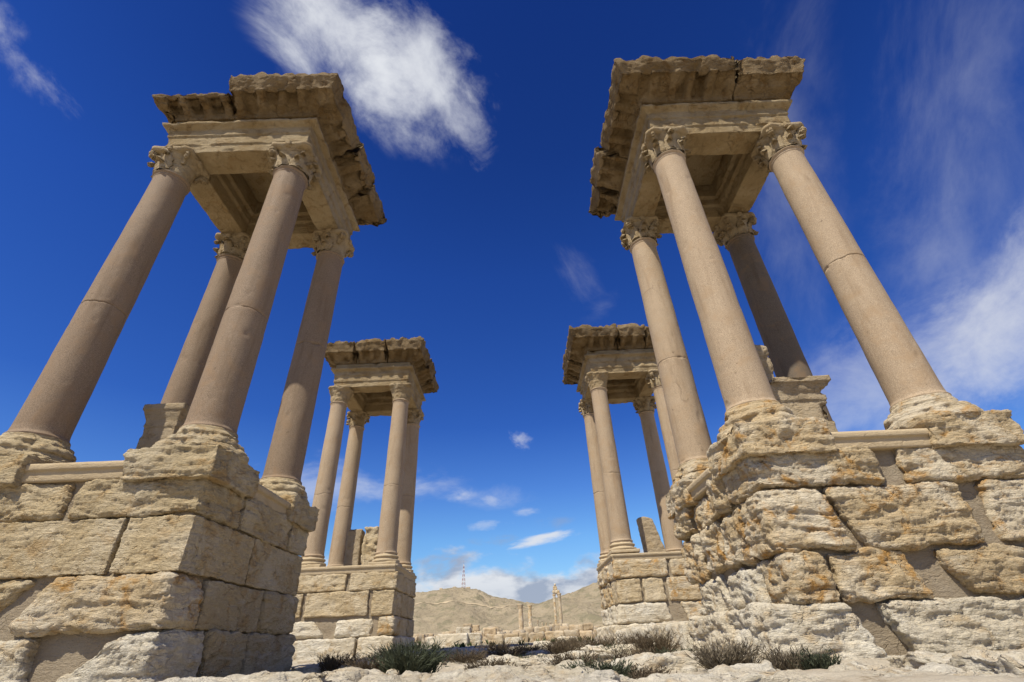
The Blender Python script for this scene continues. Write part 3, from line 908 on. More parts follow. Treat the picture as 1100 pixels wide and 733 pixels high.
def moulded_slab(podium, face, u0, u1, z0, w, cell=.03, mat='slab', scale=1.0, chip=.02):
    pr = resample(np.vstack([SLAB_PROF, SLAB_PROF[:1]]), cell)[:-1]
    k = {'front': 0, 'right': 1, 'back': 2, 'left': 3}[face]
    n = max(3, int((u1 - u0) / cell)); rows = []
    for t in np.linspace(u0, u1, n + 1):
        if face == 'left': t = t
        rows.append(np.stack([np.full(len(pr), t), -(w + pr[:, 0] * scale), z0 + pr[:, 1] * scale], 1))
    V, F = loft(np.array(rows))
    N = vnormals(V, F); sd = seed()
    V = V + N * (.004 * fbm(V * 6 + sd, 3) - chip * np.maximum(0, fbm(V * 3 + sd, 3) - .5))[:, None]
    V = rotz(V, k * math.pi / 2)
    return mesh_obj('moulded_slab', V, F, M[mat], podium)


def core(root, z0, z1, w, mat='mortar', cell=.12):
    P, Q = rock((-w, -w, z0), (w, w, z1), cell, .05, dict(big=.02, strata=.01, pit=.01, fine=0, bend=.02), seed())
    return mesh_obj('podium', P, Q, M[mat], root)


GRP = 'four columned pavilions on tall stone podiums'

# ---- near left
NL = thing('pavilion', 'near left columned pavilion with squarish flat-faced golden podium blocks', 'pavilion', (*CEN['NL'], 0), GRP)
pod = core(NL, -.9, 2.9, 2.14)
B = lambda *a, **k: block(pod, *a, **k)
B('front', -2.35, 0.06, 1.96, 2.58, 'gold', ST_NLR, r=.14, cell=.021)
B('front', 0.13, 2.27, 1.96, 2.58, 'gold', ST_NLR, r=.10, cell=.021, depth=1.35, out=.03)
B('front', -2.3, 1.14, 1.11, 1.95, 'gold', ST_NL, r=.022, cell=.021)
B('front', 1.17, 2.25, 1.11, 1.95, 'gold', ST_NL, r=.022, cell=.021, depth=2.05)
B('front', -2.3, -.15, .50, 1.10, 'gold', ST_NLR, r=.12, sh=(-2.3, -2.3, -.45, .15), cell=.021)
B('front', 0.10, 2.30, .37, 1.10, 'eroded', ST_NLR, r=.13, cell=.021, depth=.85, out=.10, sh=(.02, .40, 2.32, 2.26))
B('front', -2.5, .58, -.7, .33, 'white', ST_NLR, r=.12, out=.10, sh=(-2.5, -2.5, .62, .50), cell=.021)
B('front', 1.0, 2.36, -.7, .36, 'white', ST_NLR, r=.16, out=.10, depth=1.2, cell=.021, sh=(.35, 1.75, 2.40, 2.30))
B('right', -.90, 1.22, 1.96, 2.58, 'gold', ST_NLR, r=.03, out=.02)
B('right', 1.25, 2.25, 1.96, 2.62, 'gold', ST_NLR, r=.03, out=.02)
B('right', -.20, 2.25, 1.11, 1.95, 'gold', ST_NL, r=.02)
B('right', -1.42, .62, .37, 1.10, 'gold', ST_NL, r=.022, out=.02)
B('right', .64, 2.28, .37, 1.10, 'gold', ST_NLR, r=.12, out=.09)
B('right', -1.05, .20, -.7, .36, 'gold', ST_NLR, r=.05, out=.10)
B('right', .22, 2.42, -.7, .36, 'gold', ST_NLR, r=.12, out=.12)
moulded_slab(pod, 'front', -1.0, .92, 2.57, 2.10, .025, scale=1.3)
moulded_slab(pod, 'right', -.75, 1.35, 2.57, 2.10, .025, scale=1.3)
moulded_slab(pod, 'left', -.9, .9, 2.57, 2.10, .025, scale=1.3)
for k, (sx, sy) in enumerate(((-1, -1), (1, -1), (-1, 1), (1, 1))):
    c = column(NL, sx * CA, sy * CA, 3 + k, 'granite', cap_style=('half', 'carved', 'carved', 'half')[k], joint=(6.55, 6.25, 6.9, 7.4)[k])
    rough_base(c, sx * CA, sy * CA, 5 + k, ST_NLR, 'gold', wide=.78, lo=2.50, cell=.024)
E_ = entablature(NL, 1, .035)
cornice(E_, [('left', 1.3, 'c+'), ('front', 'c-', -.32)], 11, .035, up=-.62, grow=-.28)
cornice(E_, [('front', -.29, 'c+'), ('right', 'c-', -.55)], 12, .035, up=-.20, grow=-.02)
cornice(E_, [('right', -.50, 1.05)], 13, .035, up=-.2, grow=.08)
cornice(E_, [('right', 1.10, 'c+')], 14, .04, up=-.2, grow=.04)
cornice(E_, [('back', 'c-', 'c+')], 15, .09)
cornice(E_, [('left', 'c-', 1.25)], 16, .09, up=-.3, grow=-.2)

# ---- near right
NR = thing('pavilion', 'near right columned pavilion on a deeply eroded podium of rounded layered blocks', 'pavilion', (*CEN['NR'], 0), GRP)
pod = core(NR, -.9, 2.9, 2.10)
B = lambda *a, **k: block(pod, *a, **k)
B('front', -2.30, -.12, 1.97, 2.60, 'eroded', ST_NR, r=.12, cell=.021, depth=1.3, out=.04)
B('front', .18, 2.40, 1.97, 2.56, 'eroded', ST_NR, r=.10, cell=.021)
B('front', -2.32, -1.24, 1.02, 1.94, 'eroded', ST_NR, r=.10, cell=.021, depth=.95, out=.05, sh=(-2.32, -2.30, -1.05, -1.32))
B('front', -1.20, 1.06, 1.02, 1.94, 'eroded', ST_NR, r=.10, cell=.021, out=.02, sh=(-.92, -1.22, .98, .94))
B('front', 1.32, 2.60, 1.02, 1.94, 'eroded', ST_NR, r=.09, cell=.021, sh=(1.22, 1.36, 2.6, 2.6))
B('front', -2.25, -1.55, .34, .98, 'eroded', ST_NR, r=.12, cell=.021, depth=.9, out=.10)
B('front', -1.53, -.26, .34, .99, 'eroded', ST_NR, r=.08, cell=.021, sh=(-1.53, -1.55, -.20, -.36))
B('front', .20, 2.60, .34, .98, 'eroded', ST_NR, r=.08, cell=.021, sh=(.40, .08, 2.6, 2.6))
B('front', -2.85, -1.35, -.34, .33, 'white', ST_NR, r=.10, cell=.021, depth=1.0, out=.12, sh=(-2.85, -2.75, -1.25, -1.55))
B('front', -1.0, 2.60, -.34, .30, 'white', ST_NR, r=.08, cell=.021, out=.10, sh=(-.86, -1.08, 2.6, 2.6))
B('front', -2.75, .45, -.80, -.33, 'white', ST_NR, r=.06, cell=.021, depth=.9, out=.42)
B('front', .50, 2.60, -.80, -.33, 'white', ST_NR, r=.06, cell=.021, depth=.9, out=.42)
B('left', -.95, .05, 1.92, 2.62, 'eroded', ST_NRL, r=.13, cell=.021, out=.05)
B('left', .10, 1.15, 1.85, 2.50, 'eroded', ST_NRL, r=.14, cell=.021, out=-.02)
B('left', 1.20, 2.28, 1.92, 2.55, 'eroded', ST_NRL, r=.14, cell=.021, out=.10)
B('left', -1.35, -.20, 1.0, 1.88, 'eroded', ST_NRL, r=.13, cell=.021, out=.06)
B('left', -.12, 1.0, 1.05, 1.86, 'eroded', ST_NRL, r=.13, cell=.021, out=.02)
B('left', 1.08, 2.22, 1.0, 1.85, 'eroded', ST_NRL, r=.16, cell=.021, out=.06)
B('left', -1.45, .1, .33, .96, 'white', ST_NRL, r=.13, cell=.021, out=.04)
B('left', .3, 2.22, .30, 1.0, 'white', ST_NRL, r=.17, cell=.021, out=-.02, sh=(.2, .45, 2.25, 1.95))
B('left', -1.2, 2.5, -.7, .33, 'white', ST_NR, r=.09, cell=.021, out=.16)
moulded_slab(pod, 'front', -1.30, .98, 2.53, 2.10, .025, scale=1.3)
moulded_slab(pod, 'left', -1.15, .55, 2.53, 2.10, .025, scale=1.3)
moulded_slab(pod, 'right', -.9, .9, 2.53, 2.10, .025, scale=1.3)
for k, (sx, sy) in enumerate(((-1, -1), (1, -1), (-1, 1), (1, 1))):
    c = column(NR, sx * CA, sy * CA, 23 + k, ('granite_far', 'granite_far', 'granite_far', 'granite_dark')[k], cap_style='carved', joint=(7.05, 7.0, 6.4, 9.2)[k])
    rough_base(c, sx * CA, sy * CA, 25 + k, ST_NR, 'eroded', wide=.78, lo=2.48, cell=.024)
E_ = entablature(NR, 2, .035, erode=.045, bad_lo=True)
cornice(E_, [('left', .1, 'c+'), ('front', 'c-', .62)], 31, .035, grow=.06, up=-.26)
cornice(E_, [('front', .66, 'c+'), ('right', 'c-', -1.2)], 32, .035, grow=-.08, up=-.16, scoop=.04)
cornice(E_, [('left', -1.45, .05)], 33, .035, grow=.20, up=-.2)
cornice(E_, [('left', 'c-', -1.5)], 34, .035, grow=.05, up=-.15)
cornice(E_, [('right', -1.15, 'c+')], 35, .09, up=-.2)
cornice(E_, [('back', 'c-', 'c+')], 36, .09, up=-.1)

# ---- far left
FL = thing('pavilion', 'far left smaller-looking columned pavilion on a neat podium, beyond the near left one', 'pavilion', (*CEN['FL'], 0), GRP)
pod = core(FL, -.9, 2.9, 2.14)
B = lambda *a, **k: block(pod, *a, cell=.04, **k)
B('front', -2.35, .22, 2.12, 2.77, 'gold_far', ST_FAR, r=.08)
B('front', .30, 2.32, 2.12, 2.79, 'gold_far', ST_FAR, r=.08, depth=1.5)
B('front', -2.3, -1.48, 1.22, 2.08, 'gold_far', ST_FAR)
B('front', -1.38, 1.22, 1.22, 2.08, 'gold_far', ST_FAR)
B('front', 1.32, 2.25, 1.20, 2.08, 'gold_far', ST_FAR, depth=1.6)
B('front', -1.95, -.45, .50, 1.08, 'white', ST_FAR, r=.17, sh=(-1.9, -1.75, -.35, -.85))
B('front', -.05, 1.50, .48, 1.10, 'white', ST_FAR, r=.15)
B('front', 1.66, 2.38, .48, 1.16, 'eroded', ST_FAR, r=.15, depth=1.2, out=.1)
B('front', -2.4, .92, -.7, .46, 'white', ST_FAR, r=.09, out=.14)
B('front', .96, 2.42, -.7, .46, 'white', ST_FAR, r=.09, out=.14, depth=1.6)
B('right', -.7, .9, 2.12, 2.77, 'gold_far', ST_FAR, r=.07, out=.04)
B('right', .95, 2.25, 2.12, 2.77, 'gold_far', ST_FAR, r=.07, out=.04)
B('right', -.6, .8, 1.22, 2.08, 'gold_far', ST_FAR)
B('right', .85, 2.25, 1.22, 2.08, 'gold_far', ST_FAR)
B('right', -1.0, .9, .48, 1.16, 'gold_far', ST_FAR, r=.09)
B('right', .95, 2.3, .48, 1.16, 'gold_far', ST_FAR, r=.09, out=.06)
B('right', -.6, 2.4, -.7, .46, 'white', ST_FAR, r=.09, out=.12)
for f_ in ('front', 'right', 'left'): moulded_slab(pod, f_, -2.20, 2.20, 2.76, 2.08, .03, scale=1.35)
for k, (sx, sy) in enumerate(((-1, -1), (1, -1), (-1, 1), (1, 1))):
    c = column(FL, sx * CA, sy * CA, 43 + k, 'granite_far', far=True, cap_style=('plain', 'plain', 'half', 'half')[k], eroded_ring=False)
    attic_base(c, sx * CA, sy * CA, 45 + k)
E_ = entablature(FL, 3, .08, erode=.04)
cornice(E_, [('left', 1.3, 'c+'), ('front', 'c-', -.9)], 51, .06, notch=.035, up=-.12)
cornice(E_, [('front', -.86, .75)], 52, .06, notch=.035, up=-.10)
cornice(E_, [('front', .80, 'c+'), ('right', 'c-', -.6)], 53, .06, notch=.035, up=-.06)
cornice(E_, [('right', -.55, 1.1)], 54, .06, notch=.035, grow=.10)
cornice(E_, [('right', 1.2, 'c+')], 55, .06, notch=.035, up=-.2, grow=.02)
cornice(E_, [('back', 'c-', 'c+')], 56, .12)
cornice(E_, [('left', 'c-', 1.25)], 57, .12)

# ---- far right
FR = thing('pavilion', 'far right smaller-looking columned pavilion, half hidden behind the near right one', 'pavilion', (*CEN['FR'], 0), GRP)
pod = core(FR, -.9, 2.86, 2.14)
B = lambda *a, **k: block(pod, *a, cell=.04, **k)
B('front', -2.25, .02, 2.12, 2.76, 'eroded', ST_FAR, r=.09, depth=1.3, out=.04)
B('front', .12, 2.25, 2.12, 2.75, 'eroded', ST_FAR, r=.09)
B('front', -2.2, -1.2, 1.22, 2.06, 'gold_far', ST_FAR, r=.07, depth=1.5)
B('front', -1.15, -.25, 1.22, 2.06, 'gold_far', ST_FAR, r=.08)
B('front', -.18, 1.25, 1.22, 2.06, 'eroded', ST_FAR, r=.08)
B('front', 1.3, 2.25, 1.22, 2.06, 'gold_far', ST_FAR, r=.08)
B('front', -2.4, -.20, .50, 1.18, 'white', ST_FAR, r=.14, depth=1.1, sh=(-2.4, -2.2, -.15, -.3))
B('front', .30, 2.25, .50, 1.18, 'eroded', ST_FAR, r=.11, sh=(.45, .2, 2.2, 2.2))
B('front', -2.6, .45, -.7, .48, 'white', ST_FAR, r=.09, out=.16, depth=1.4)
B('front', .50, 2.60, -.7, .48, 'white', ST_FAR, r=.09, out=.16)
B('left', -.9, .7, 2.12, 2.76, 'eroded', ST_NR, r=.12, out=.05)
B('left', .75, 2.3, 2.12, 2.70, 'eroded', ST_NR, r=.12, out=.05)
B('left', -.7, .8, 1.22, 2.06, 'eroded', ST_NR, r=.09)
B('left', .85, 2.25, 1.22, 2.06, 'eroded', ST_NR, r=.09)
B('left', -1.1, .6, .50, 1.18, 'white', ST_NR, r=.12, out=.02)
B('left', .65, 2.3, .50, 1.18, 'white', ST_NR, r=.12, out=.05)
B('left', -.8, 2.6, -.7, .48, 'white', ST_NR, r=.11, out=.30)
for f_ in ('front', 'right', 'left'): moulded_slab(pod, f_, -2.20, 2.20, 2.74, 2.08, .03, scale=1.2)
for k, (sx, sy) in enumerate(((-1, -1), (1, -1), (-1, 1), (1, 1))):
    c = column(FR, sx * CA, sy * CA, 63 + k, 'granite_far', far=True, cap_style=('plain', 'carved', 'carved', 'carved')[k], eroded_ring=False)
    attic_base(c, sx * CA, sy * CA, 65 + k)
E_ = entablature(FR, 4, .08, erode=.06, bad_lo=True)
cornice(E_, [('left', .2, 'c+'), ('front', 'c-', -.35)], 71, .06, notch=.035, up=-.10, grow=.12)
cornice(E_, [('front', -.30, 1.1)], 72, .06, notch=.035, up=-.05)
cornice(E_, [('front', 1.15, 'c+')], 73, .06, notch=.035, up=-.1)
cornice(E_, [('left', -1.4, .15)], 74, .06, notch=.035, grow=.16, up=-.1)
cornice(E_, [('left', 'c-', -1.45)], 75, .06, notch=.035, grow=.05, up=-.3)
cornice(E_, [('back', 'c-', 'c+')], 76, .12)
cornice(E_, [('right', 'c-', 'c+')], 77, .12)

# ------------------------------------------------------------------ statue pedestals on the podiums
ST_P = dict(big=.015, strata=.012, pit=.012, fine=.005, bend=.015, hole=.02)
ST_B = dict(big=.06, strata=.03, pit=.03, fine=.006, bend=.07, hole=.08)


def pedestal_mesh(half, z0, z1, sd, cell=.03, chip=.10, wear=.05):
    h_ = z1 - z0
    pr = [(half * .98, 0), (half * .98, h_ - .52), (half * 1.03, h_ - .50), (half * 1.03, h_ - .34), (half * 1.08, h_ - .30), (half * 1.2, h_ - .16), (half * 1.28, h_ - .12), (half * 1.28, h_)]
    pr = resample(pr, cell); n = int(2 * half / cell); s = np.linspace(-1, 1, n + 1)[:-1]
    ring = np.concatenate([rotz(np.stack([s, -np.ones(n), 0 * s], 1), k * math.pi / 2) for k in range(4)])
    rows = np.array([np.column_stack([ring[:, :2] * w, np.full(len(ring), z0 + z)]) for w, z in pr])
    V, F = loft(rows); F = [f[:, ::-1] for f in F]
    N = vnormals(V, F)
    d = .010 * fbm(V * 6 + sd, 4) - wear * np.maximum(0, fbm(V * 1.8 + sd, 3) - .1)
    c = np.minimum(np.abs(V[:, 0]), np.abs(V[:, 1])) / half
    d -= chip * np.maximum(0, fbm(V * 2.5 + sd, 3) - .05) * smooth(.5, 1.0, c)
    return V + N * d[:, None], F


V, F = pedestal_mesh(.35, 2.88, 4.80, 5, chip=.07, wear=.01)
tag(mesh_obj('pedestal', V, F, M['grey'], None, (CEN['NL'][0] - .34, CEN['NL'][1] - .05, 0)), 'square pedestal with moulded cap inside the near left pavilion', 'pedestal', 'statue pedestals inside the pavilions')
V, F = pedestal_mesh(.58, 2.88, 4.74, 9, chip=.30)
tag(mesh_obj('pedestal', V, F, M['grey'], None, (CEN['NR'][0] + .12, CEN['NR'][1] + .10, 0)), 'wide pedestal with rounded broken cap inside the near right pavilion', 'pedestal', 'statue pedestals inside the pavilions')
P_, Q_ = rock((-.24, -.22, 4.73), (.24, .22, 6.05), .035, .14, ST_B, seed())
tag(mesh_obj('stone_fragment', P_, Q_, M['grey'], None, (CEN['NR'][0] - .06, CEN['NR'][1] + .2, 0)), 'upright broken statue lump standing on the wide pedestal', 'fragment')
P_, Q_ = rock((-.45, -.3, 2.88), (.24, .35, 4.92), .05, .08, ST_P, seed())
tag(mesh_obj('stone_fragment', P_, Q_, M['grey'], None, (CEN['FL'][0] - .2, CEN['FL'][1] - .1, 0)), 'plain upright stone slab inside the far left pavilion', 'fragment')
P_, Q_ = rock((-.32, -.3, 2.88), (.40, .3, 4.98), .05, .12, ST_B, seed())
tag(mesh_obj('stone_fragment', P_, Q_, M['gold_far'], None, (CEN['FL'][0] + .50, CEN['FL'][1] - .25, 0)), 'lumpy broken statue block beside the plain slab, far left pavilion', 'fragment')


def lean(P, a, b):
    t = (P[:, 2] - a[2]) / (b[2] - a[2]); P = P.copy()
    u = (P[:, 0] - a[0]) / (b[0] - a[0])
    P[:, 0] = a[0] - .14 * t + (b[0] - a[0]) * u * (1 - .36 * t)
    P[:, 2] -= .16 * t * np.abs(u - .4)
    return P


P_, Q_ = rock((-.42, -.25, 2.84), (.60, .25, 4.85), .05, .05, ST_P, seed(), lean)
tag(mesh_obj('pedestal', P_, Q_, M['grey'], None, (CEN['FR'][0] + .14, CEN['FR'][1] - .15, 0)), 'tall broken pedestal with a slanting top inside the far right pavilion', 'pedestal', 'statue pedestals inside the pavilions')

# ------------------------------------------------------------------ rock ledges and paving in the foreground
ST_L = dict(big=.025, strata=.03, pit=.022, fine=.010, bend=.10, freq=14.0, hole=.03, facet=.04)


def gz(x, y): return float(ground_z(np.array([x]), np.array([y]))[0])


def ledge(x0, x1, y0, y1, ztop, label, cell=.03, th=.45, mat='white', r=.03):
    cx_, cy_ = (x0 + x1) / 2, (y0 + y1) / 2
    P, Q = rock((x0 - cx_, y0 - cy_, -th), (x1 - cx_, y1 - cy_, 0), cell, r, ST_L, seed())
    return tag(mesh_obj('rock_ledge', P, Q, M[mat], None, (cx_, cy_, ztop)), label, 'rock', 'pale rock ledges in front of the pavilions')


ledge(-3.6, -1.55, 4.6, 6.6, -.20, 'pale rock ledge at the foot of the near left podium')
ledge(-1.50, .75, 4.3, 6.5, -.24, 'long pale rock ledge with an ochre front, bottom centre')
ledge(.80, 2.5, 4.4, 5.9, -.31, 'flat pale rock ledge under the frontmost dark green shrub')
ledge(2.55, 4.1, 4.6, 6.2, -.36, 'small pale rock ledge before the near right podium corner')
ledge(1.3, 3.5, 7.6, 8.7, -.24, 'low pale rock shelf beside the near right podium')
ledge(-4.6, -2.0, 11.5, 13.2, -.20, 'low pale rock shelf behind the near left podium')
ledge(-.6, 1.8, 10.5, 12.0, -.23, 'broad low rock shelf in the middle of the passage')
ledge(1.6, 3.9, 12.8, 14.6, -.15, 'low rock shelf along the right side of the passage')
ledge(-3.6, -1.0, 16.5, 18.5, -.10, 'rock shelf before the far left podium')

ledge(4.25, 6.2, 3.9, 6.75, -.29, 'wide flat pale slab below the near right podium, left of the bottom right corner slab')
ledge(6.3, 8.9, 4.1, 6.8, -.31, 'wide flat pale slab in the bottom right corner')

# stylobate wall that runs between the two right-hand pavilions
wl = thing('platform_wall', 'low white stone wall running between the two right-hand pavilions', 'wall', (3.95, 16, 0))
for k, (a, b) in enumerate(((-3.6, -1.9), (-1.85, .1), (.15, 2.2), (2.25, 4.1), (4.15, 5.9))):
    P, Q = rock((-.3, a, -.75), (.55, b, .30 + .04 * (k % 2)), .06, .13, ST_NR, seed())
    mesh_obj('stone_block', P, Q, M['white'], wl)

# loose blocks and stones lying about the passage
blocks = [(-5.4, 38.0, 1.6, .9, .62, 'white', 'pale squared block just right of the far left podium'),
          (-4.3, 36.8, 2.0, 1.0, .70, 'white', 'long pale ruin block lying left of the passage'),
          (-2.95, 37.2, 1.0, .8, .65, 'white', 'short pale block at the right end of the long one'),
          (-4.2, 43.0, 1.1, 1.1, 1.15, 'white', 'rounded pale stone stump standing on a block behind the long slab'),
          (-.3, 35.5, 1.1, .6, .40, 'white', 'flat white stone before the low ruined wall'),
          (2.3, 26.5, 1.0, .6, .30, 'white', 'flat white stone near the far right podium'),
          (.9, 22.0, .7, .5, .25, 'white', 'small flat white stone in mid passage')]
for x, y, sx, sy, sz, m_, lab in blocks:
    P, Q = rock((-sx / 2, -sy / 2, -.15), (sx / 2, sy / 2, sz), .06, .10, ST_FAR, seed())
    tag(mesh_obj('fallen_block', P, Q, M[m_], None, (x, y, gz(x, y))), lab, 'block')
rs = random.Random(3)
for k in range(130):
    x = rs.uniform(-4.2, 3.4); y = rs.uniform(7.0, 24)
    s = .035 + .15 * rs.random() ** 2.2
    P, Q = rock((-s, -s * .8, -s * .5), (s, s * .8, s * .6), .05, s * .4, dict(big=.04, strata=.02, pit=.01, fine=0, bend=.06), seed())
    o = mesh_obj('loose_stone', P, Q, M['white'], None, (x, y, gz(x, y))); o.rotation_euler = (0, 0, rs.uniform(0, 6))
    tag(o, 'small loose pale stone among the shrubs between the pavilions', 'stone', 'small loose stones on the ground')

# ------------------------------------------------------------------ shrubs
def shrub(x, y, w, h, mat, label, n=340, sd=0, stiff=.5, leafy=.4, z=None):
    rs = random.Random(sd + 100)
    V = []; Tt = []
    def blade(p, d, L, wd, bend):
        k = len(V)
        s = d.cross(Vector((0, 0, 1))); s = s.normalized() if s.length > 1e-3 else Vector((1, 0, 0))
        a = rs.uniform(0, 6.28); s = s * math.cos(a) + d.cross(s) * math.sin(a)
        m = p + d * L * .5; e = p + d * L + Vector((bend.x, bend.y, bend.z)) * L
        V.extend([p - s * wd, p + s * wd, m + s * wd * .8, m - s * wd * .8, e])
        Tt.extend([(k, k + 1, k + 2), (k, k + 2, k + 3), (k + 3, k + 2, k + 4)])
        return m, e
    for i in range(n):
        a = rs.uniform(0, 6.283); rr = math.sqrt(rs.random()) * .62 * (.6 + .4 * math.sin(3 * a + sd))
        p = Vector((math.cos(a) * rr * w * .5, math.sin(a) * rr * w * .5, -.03))
        sp = rs.gauss(0, .55) * (1.2 - stiff); a2 = a + rs.gauss(0, .7)
        hor = abs(sp) + .25
        d = Vector((math.cos(a2) * hor * w / h * .55, math.sin(a2) * hor * w / h * .55, 1)).normalized()
        L = h * rs.uniform(.45, 1.08) / max(d.z, .55) * (1 - .25 * min(1, hor))
        m, e = blade(p, d, L, rs.uniform(.0035, .008), Vector((rs.gauss(0, .12), rs.gauss(0, .12), rs.uniform(-.12, .05))))
        for j in range(rs.choice((3, 4, 5, 6))):
            t = rs.uniform(.3, .95); q = p.lerp(m, t * 2) if t < .5 else m.lerp(e, t * 2 - 1)
            dd = (d + Vector((rs.gauss(0, .6), rs.gauss(0, .6), rs.gauss(.1, .35)))).normalized()
            blade(q, dd, h * rs.uniform(.10, .28), rs.uniform(.003, .007), Vector((0, 0, rs.uniform(-.1, .1))))
    o = mesh_obj('shrub', np.array([tuple(v) for v in V]), [np.array(Tt)], M[mat], None, (x, y, gz(x, y) if z is None else z), False)
    return tag(o, label, 'shrub', 'dry shrubs on the stony ground')


SHRUBS = [
    (-1.62, 8.6, 1.15, .52, 'shrub_dark', 'biggest dark green shrub, on the ledge before the far left podium', 620),
    (-2.35, 9.2, .80, .42, 'shrub_brown', 'brown shrub touching the left edge of the biggest dark green one', 420),
    (-3.7, 11.6, .9, .42, 'shrub_brown', 'brown shrub beside the near left podium corner, at the far left', 360),
    (-3.5, 14.5, .9, .40, 'shrub_brown', 'small brown tuft under the white course of the far left podium', 260),
    (-.55, 10.3, .9, .30, 'shrub_brown', 'low brown shrub right of the biggest dark green one', 300),
    (-.15, 7.6, .55, .26, 'shrub_grey', 'pale grey dry tuft in the bottom centre', 220),
    (-.3, 15.5, 1.4, .42, 'shrub_brown', 'dark brown clump before the low ruined wall, left of middle', 320),
    (1.15, 15.0, 1.2, .46, 'shrub_brown', 'dark brown clump before the low ruined wall, right of middle', 320),
    (2.45, 17.5, 1.6, .55, 'shrub_brown', 'dark clump at the left foot of the far right podium', 360),
    (3.2, 15.0, 1.3, .50, 'shrub_brown', 'dark brown clump against the low white wall, further end', 340),
    (2.85, 12.0, 1.1, .55, 'shrub_brown', 'dark brown clump against the low white wall, nearer end', 340),
    (.75, 8.0, .75, .34, 'shrub_brown', 'brown shrub standing left of the passage shelf, near bottom centre right', 320),
    (1.75, 8.6, .80, .36, 'shrub_brown', 'round brown shrub between the frontmost green one and the white wall', 320),
    (.80, 5.9, .70, .28, 'shrub_dark', 'frontmost dark green shrub at the bottom edge, right of centre', 420),
    (1.35, 6.6, .70, .20, 'shrub_brown', 'low flat brown tuft right behind the frontmost dark green shrub', 240),
    (2.45, 6.9, .85, .40, 'shrub_grey', 'greyish brown shrub before the near right podium corner', 420),
    (3.05, 6.6, .55, .34, 'shrub_grey', 'pale grey shrub against the near right podium base', 260),
    (3.30, 6.4, .48, .30, 'shrub_dark', 'dark shrub at the right end of the shrubs, near right podium', 300),
    (-1.2, 13.0, 1.3, .30, 'shrub_brown', 'long low brown shrub behind the biggest dark green one', 300),
    (.2, 12.8, 1.0, .26, 'shrub_dark', 'low dark shrub on the broad rock shelf in mid passage', 260),
    (-3.9, 17.5, 1.6, .40, 'shrub_brown', 'brown scrub under the half moon stone of the far left podium', 300),
    (-4.3, 22.0, 1.2, .50, 'shrub_dark', 'dark scrub right at the corner of the far left podium', 260),
    (-1.6, 18.5, 1.8, .34, 'shrub_brown', 'wide flat brown scrub left of the passage middle', 280),
    (.4, 20.5, 1.6, .36, 'shrub_brown', 'wide flat brown scrub in the passage middle, far side', 280),
    (1.9, 22.5, 1.4, .50, 'shrub_brown', 'dark scrub just left of the far right podium foot', 280),
    (1.9, 10.6, 1.0, .24, 'shrub_brown', 'low sprawling brown scrub between shelf and white wall', 260),
    (2.6, 9.6, .9, .30, 'shrub_dark', 'dark low scrub below the white wall, near its near end', 240),
    (.25, 6.9, .6, .15, 'shrub_grey', 'flat grey twigs left of the frontmost dark green shrub', 160),
    (1.25, 5.6, .55, .18, 'shrub_brown', 'flat brown twigs right of the frontmost dark green shrub', 180),
    (1.55, 19.0, 1.5, .40, 'shrub_brown', 'dark flat scrub in the passage, between mid scrub and far right podium', 300),
    (-.9, 21.5, 1.6, .40, 'shrub_brown', 'dark flat scrub at the far end of the passage, left side', 300),
    (2.2, 13.2, 1.1, .36, 'shrub_dark', 'dark green scrub on the low shelf along the white wall', 280),
    (-2.9, 6.9, .16, .06, 'weed', 'tiny green weed on the pale ledge at the bottom left', 60),
]
for k, (x, y, w, h_, m_, lab, n_) in enumerate(SHRUBS):
    shrub(x, y, w * 1.12, h_ * (.95 if k == 0 else .92), m_, lab, n_, k)

# ------------------------------------------------------------------ far ruins
def ruin_wall(x0, x1, y, h_, nb, label, rows=1, mat='ruin', gap=.06, sd=1):
    rs = random.Random(sd)
    z0 = gz((x0 + x1) / 2, y)
    t = thing('ruined_wall', label, 'wall', ((x0 + x1) / 2, y, z0))
    for r_ in range(rows):
        e = np.linspace(x0, x1, nb + 1); e[1:-1] += np.array([rs.uniform(-.2, .2) for _ in range(nb - 1)]) * (x1 - x0) / nb
        for a, b in zip(e[:-1], e[1:]):
            if r_ and rs.random() < .35: continue
            hh = h_ * rs.uniform(.8, 1.1)
            o_ = rs.uniform(-.15, .15)
            P, Q = rock((a + gap / 2 - (x0 + x1) / 2, -.35 + o_, r_ * h_ - (.3 if not r_ else -.01)), (b - gap / 2 - (x0 + x1) / 2, .4 + o_, r_ * h_ + hh), max(.08, h_ / 7), .07, dict(big=.05, strata=.03, pit=.02, fine=0, bend=.05), seed())
            mesh_obj('stone_block', P, Q, M[mat], t)
    return t


ruin_wall(-2.3, 5.2, 39.0, .56, 7, 'nearest low ruined wall of big pale blocks across the passage end', 1, sd=2)
ruin_wall(-3.0, 6.4, 47.0, .50, 9, 'second low ruined wall behind the nearest one', 2, sd=3)
ruin_wall(-16, -7.5, 70.0, .9, 9, 'broken ruin row at the foot of the left hill, behind the green strip', 1, sd=4, gap=.5)
ruin_wall(-7.2, -2.0, 62.0, .8, 5, 'ruined wall of tall uneven blocks left of the twin columns', 2, sd=5)
ruin_wall(4.2, 12.0, 66.0, .7, 7, 'ruined wall right of the statue column', 1, sd=6, gap=.3)
ruin_wall(4.5, 9.0, 100.0, 2.0, 4, 'square ruined building at the foot of the statue column', 1, sd=7, gap=.1)


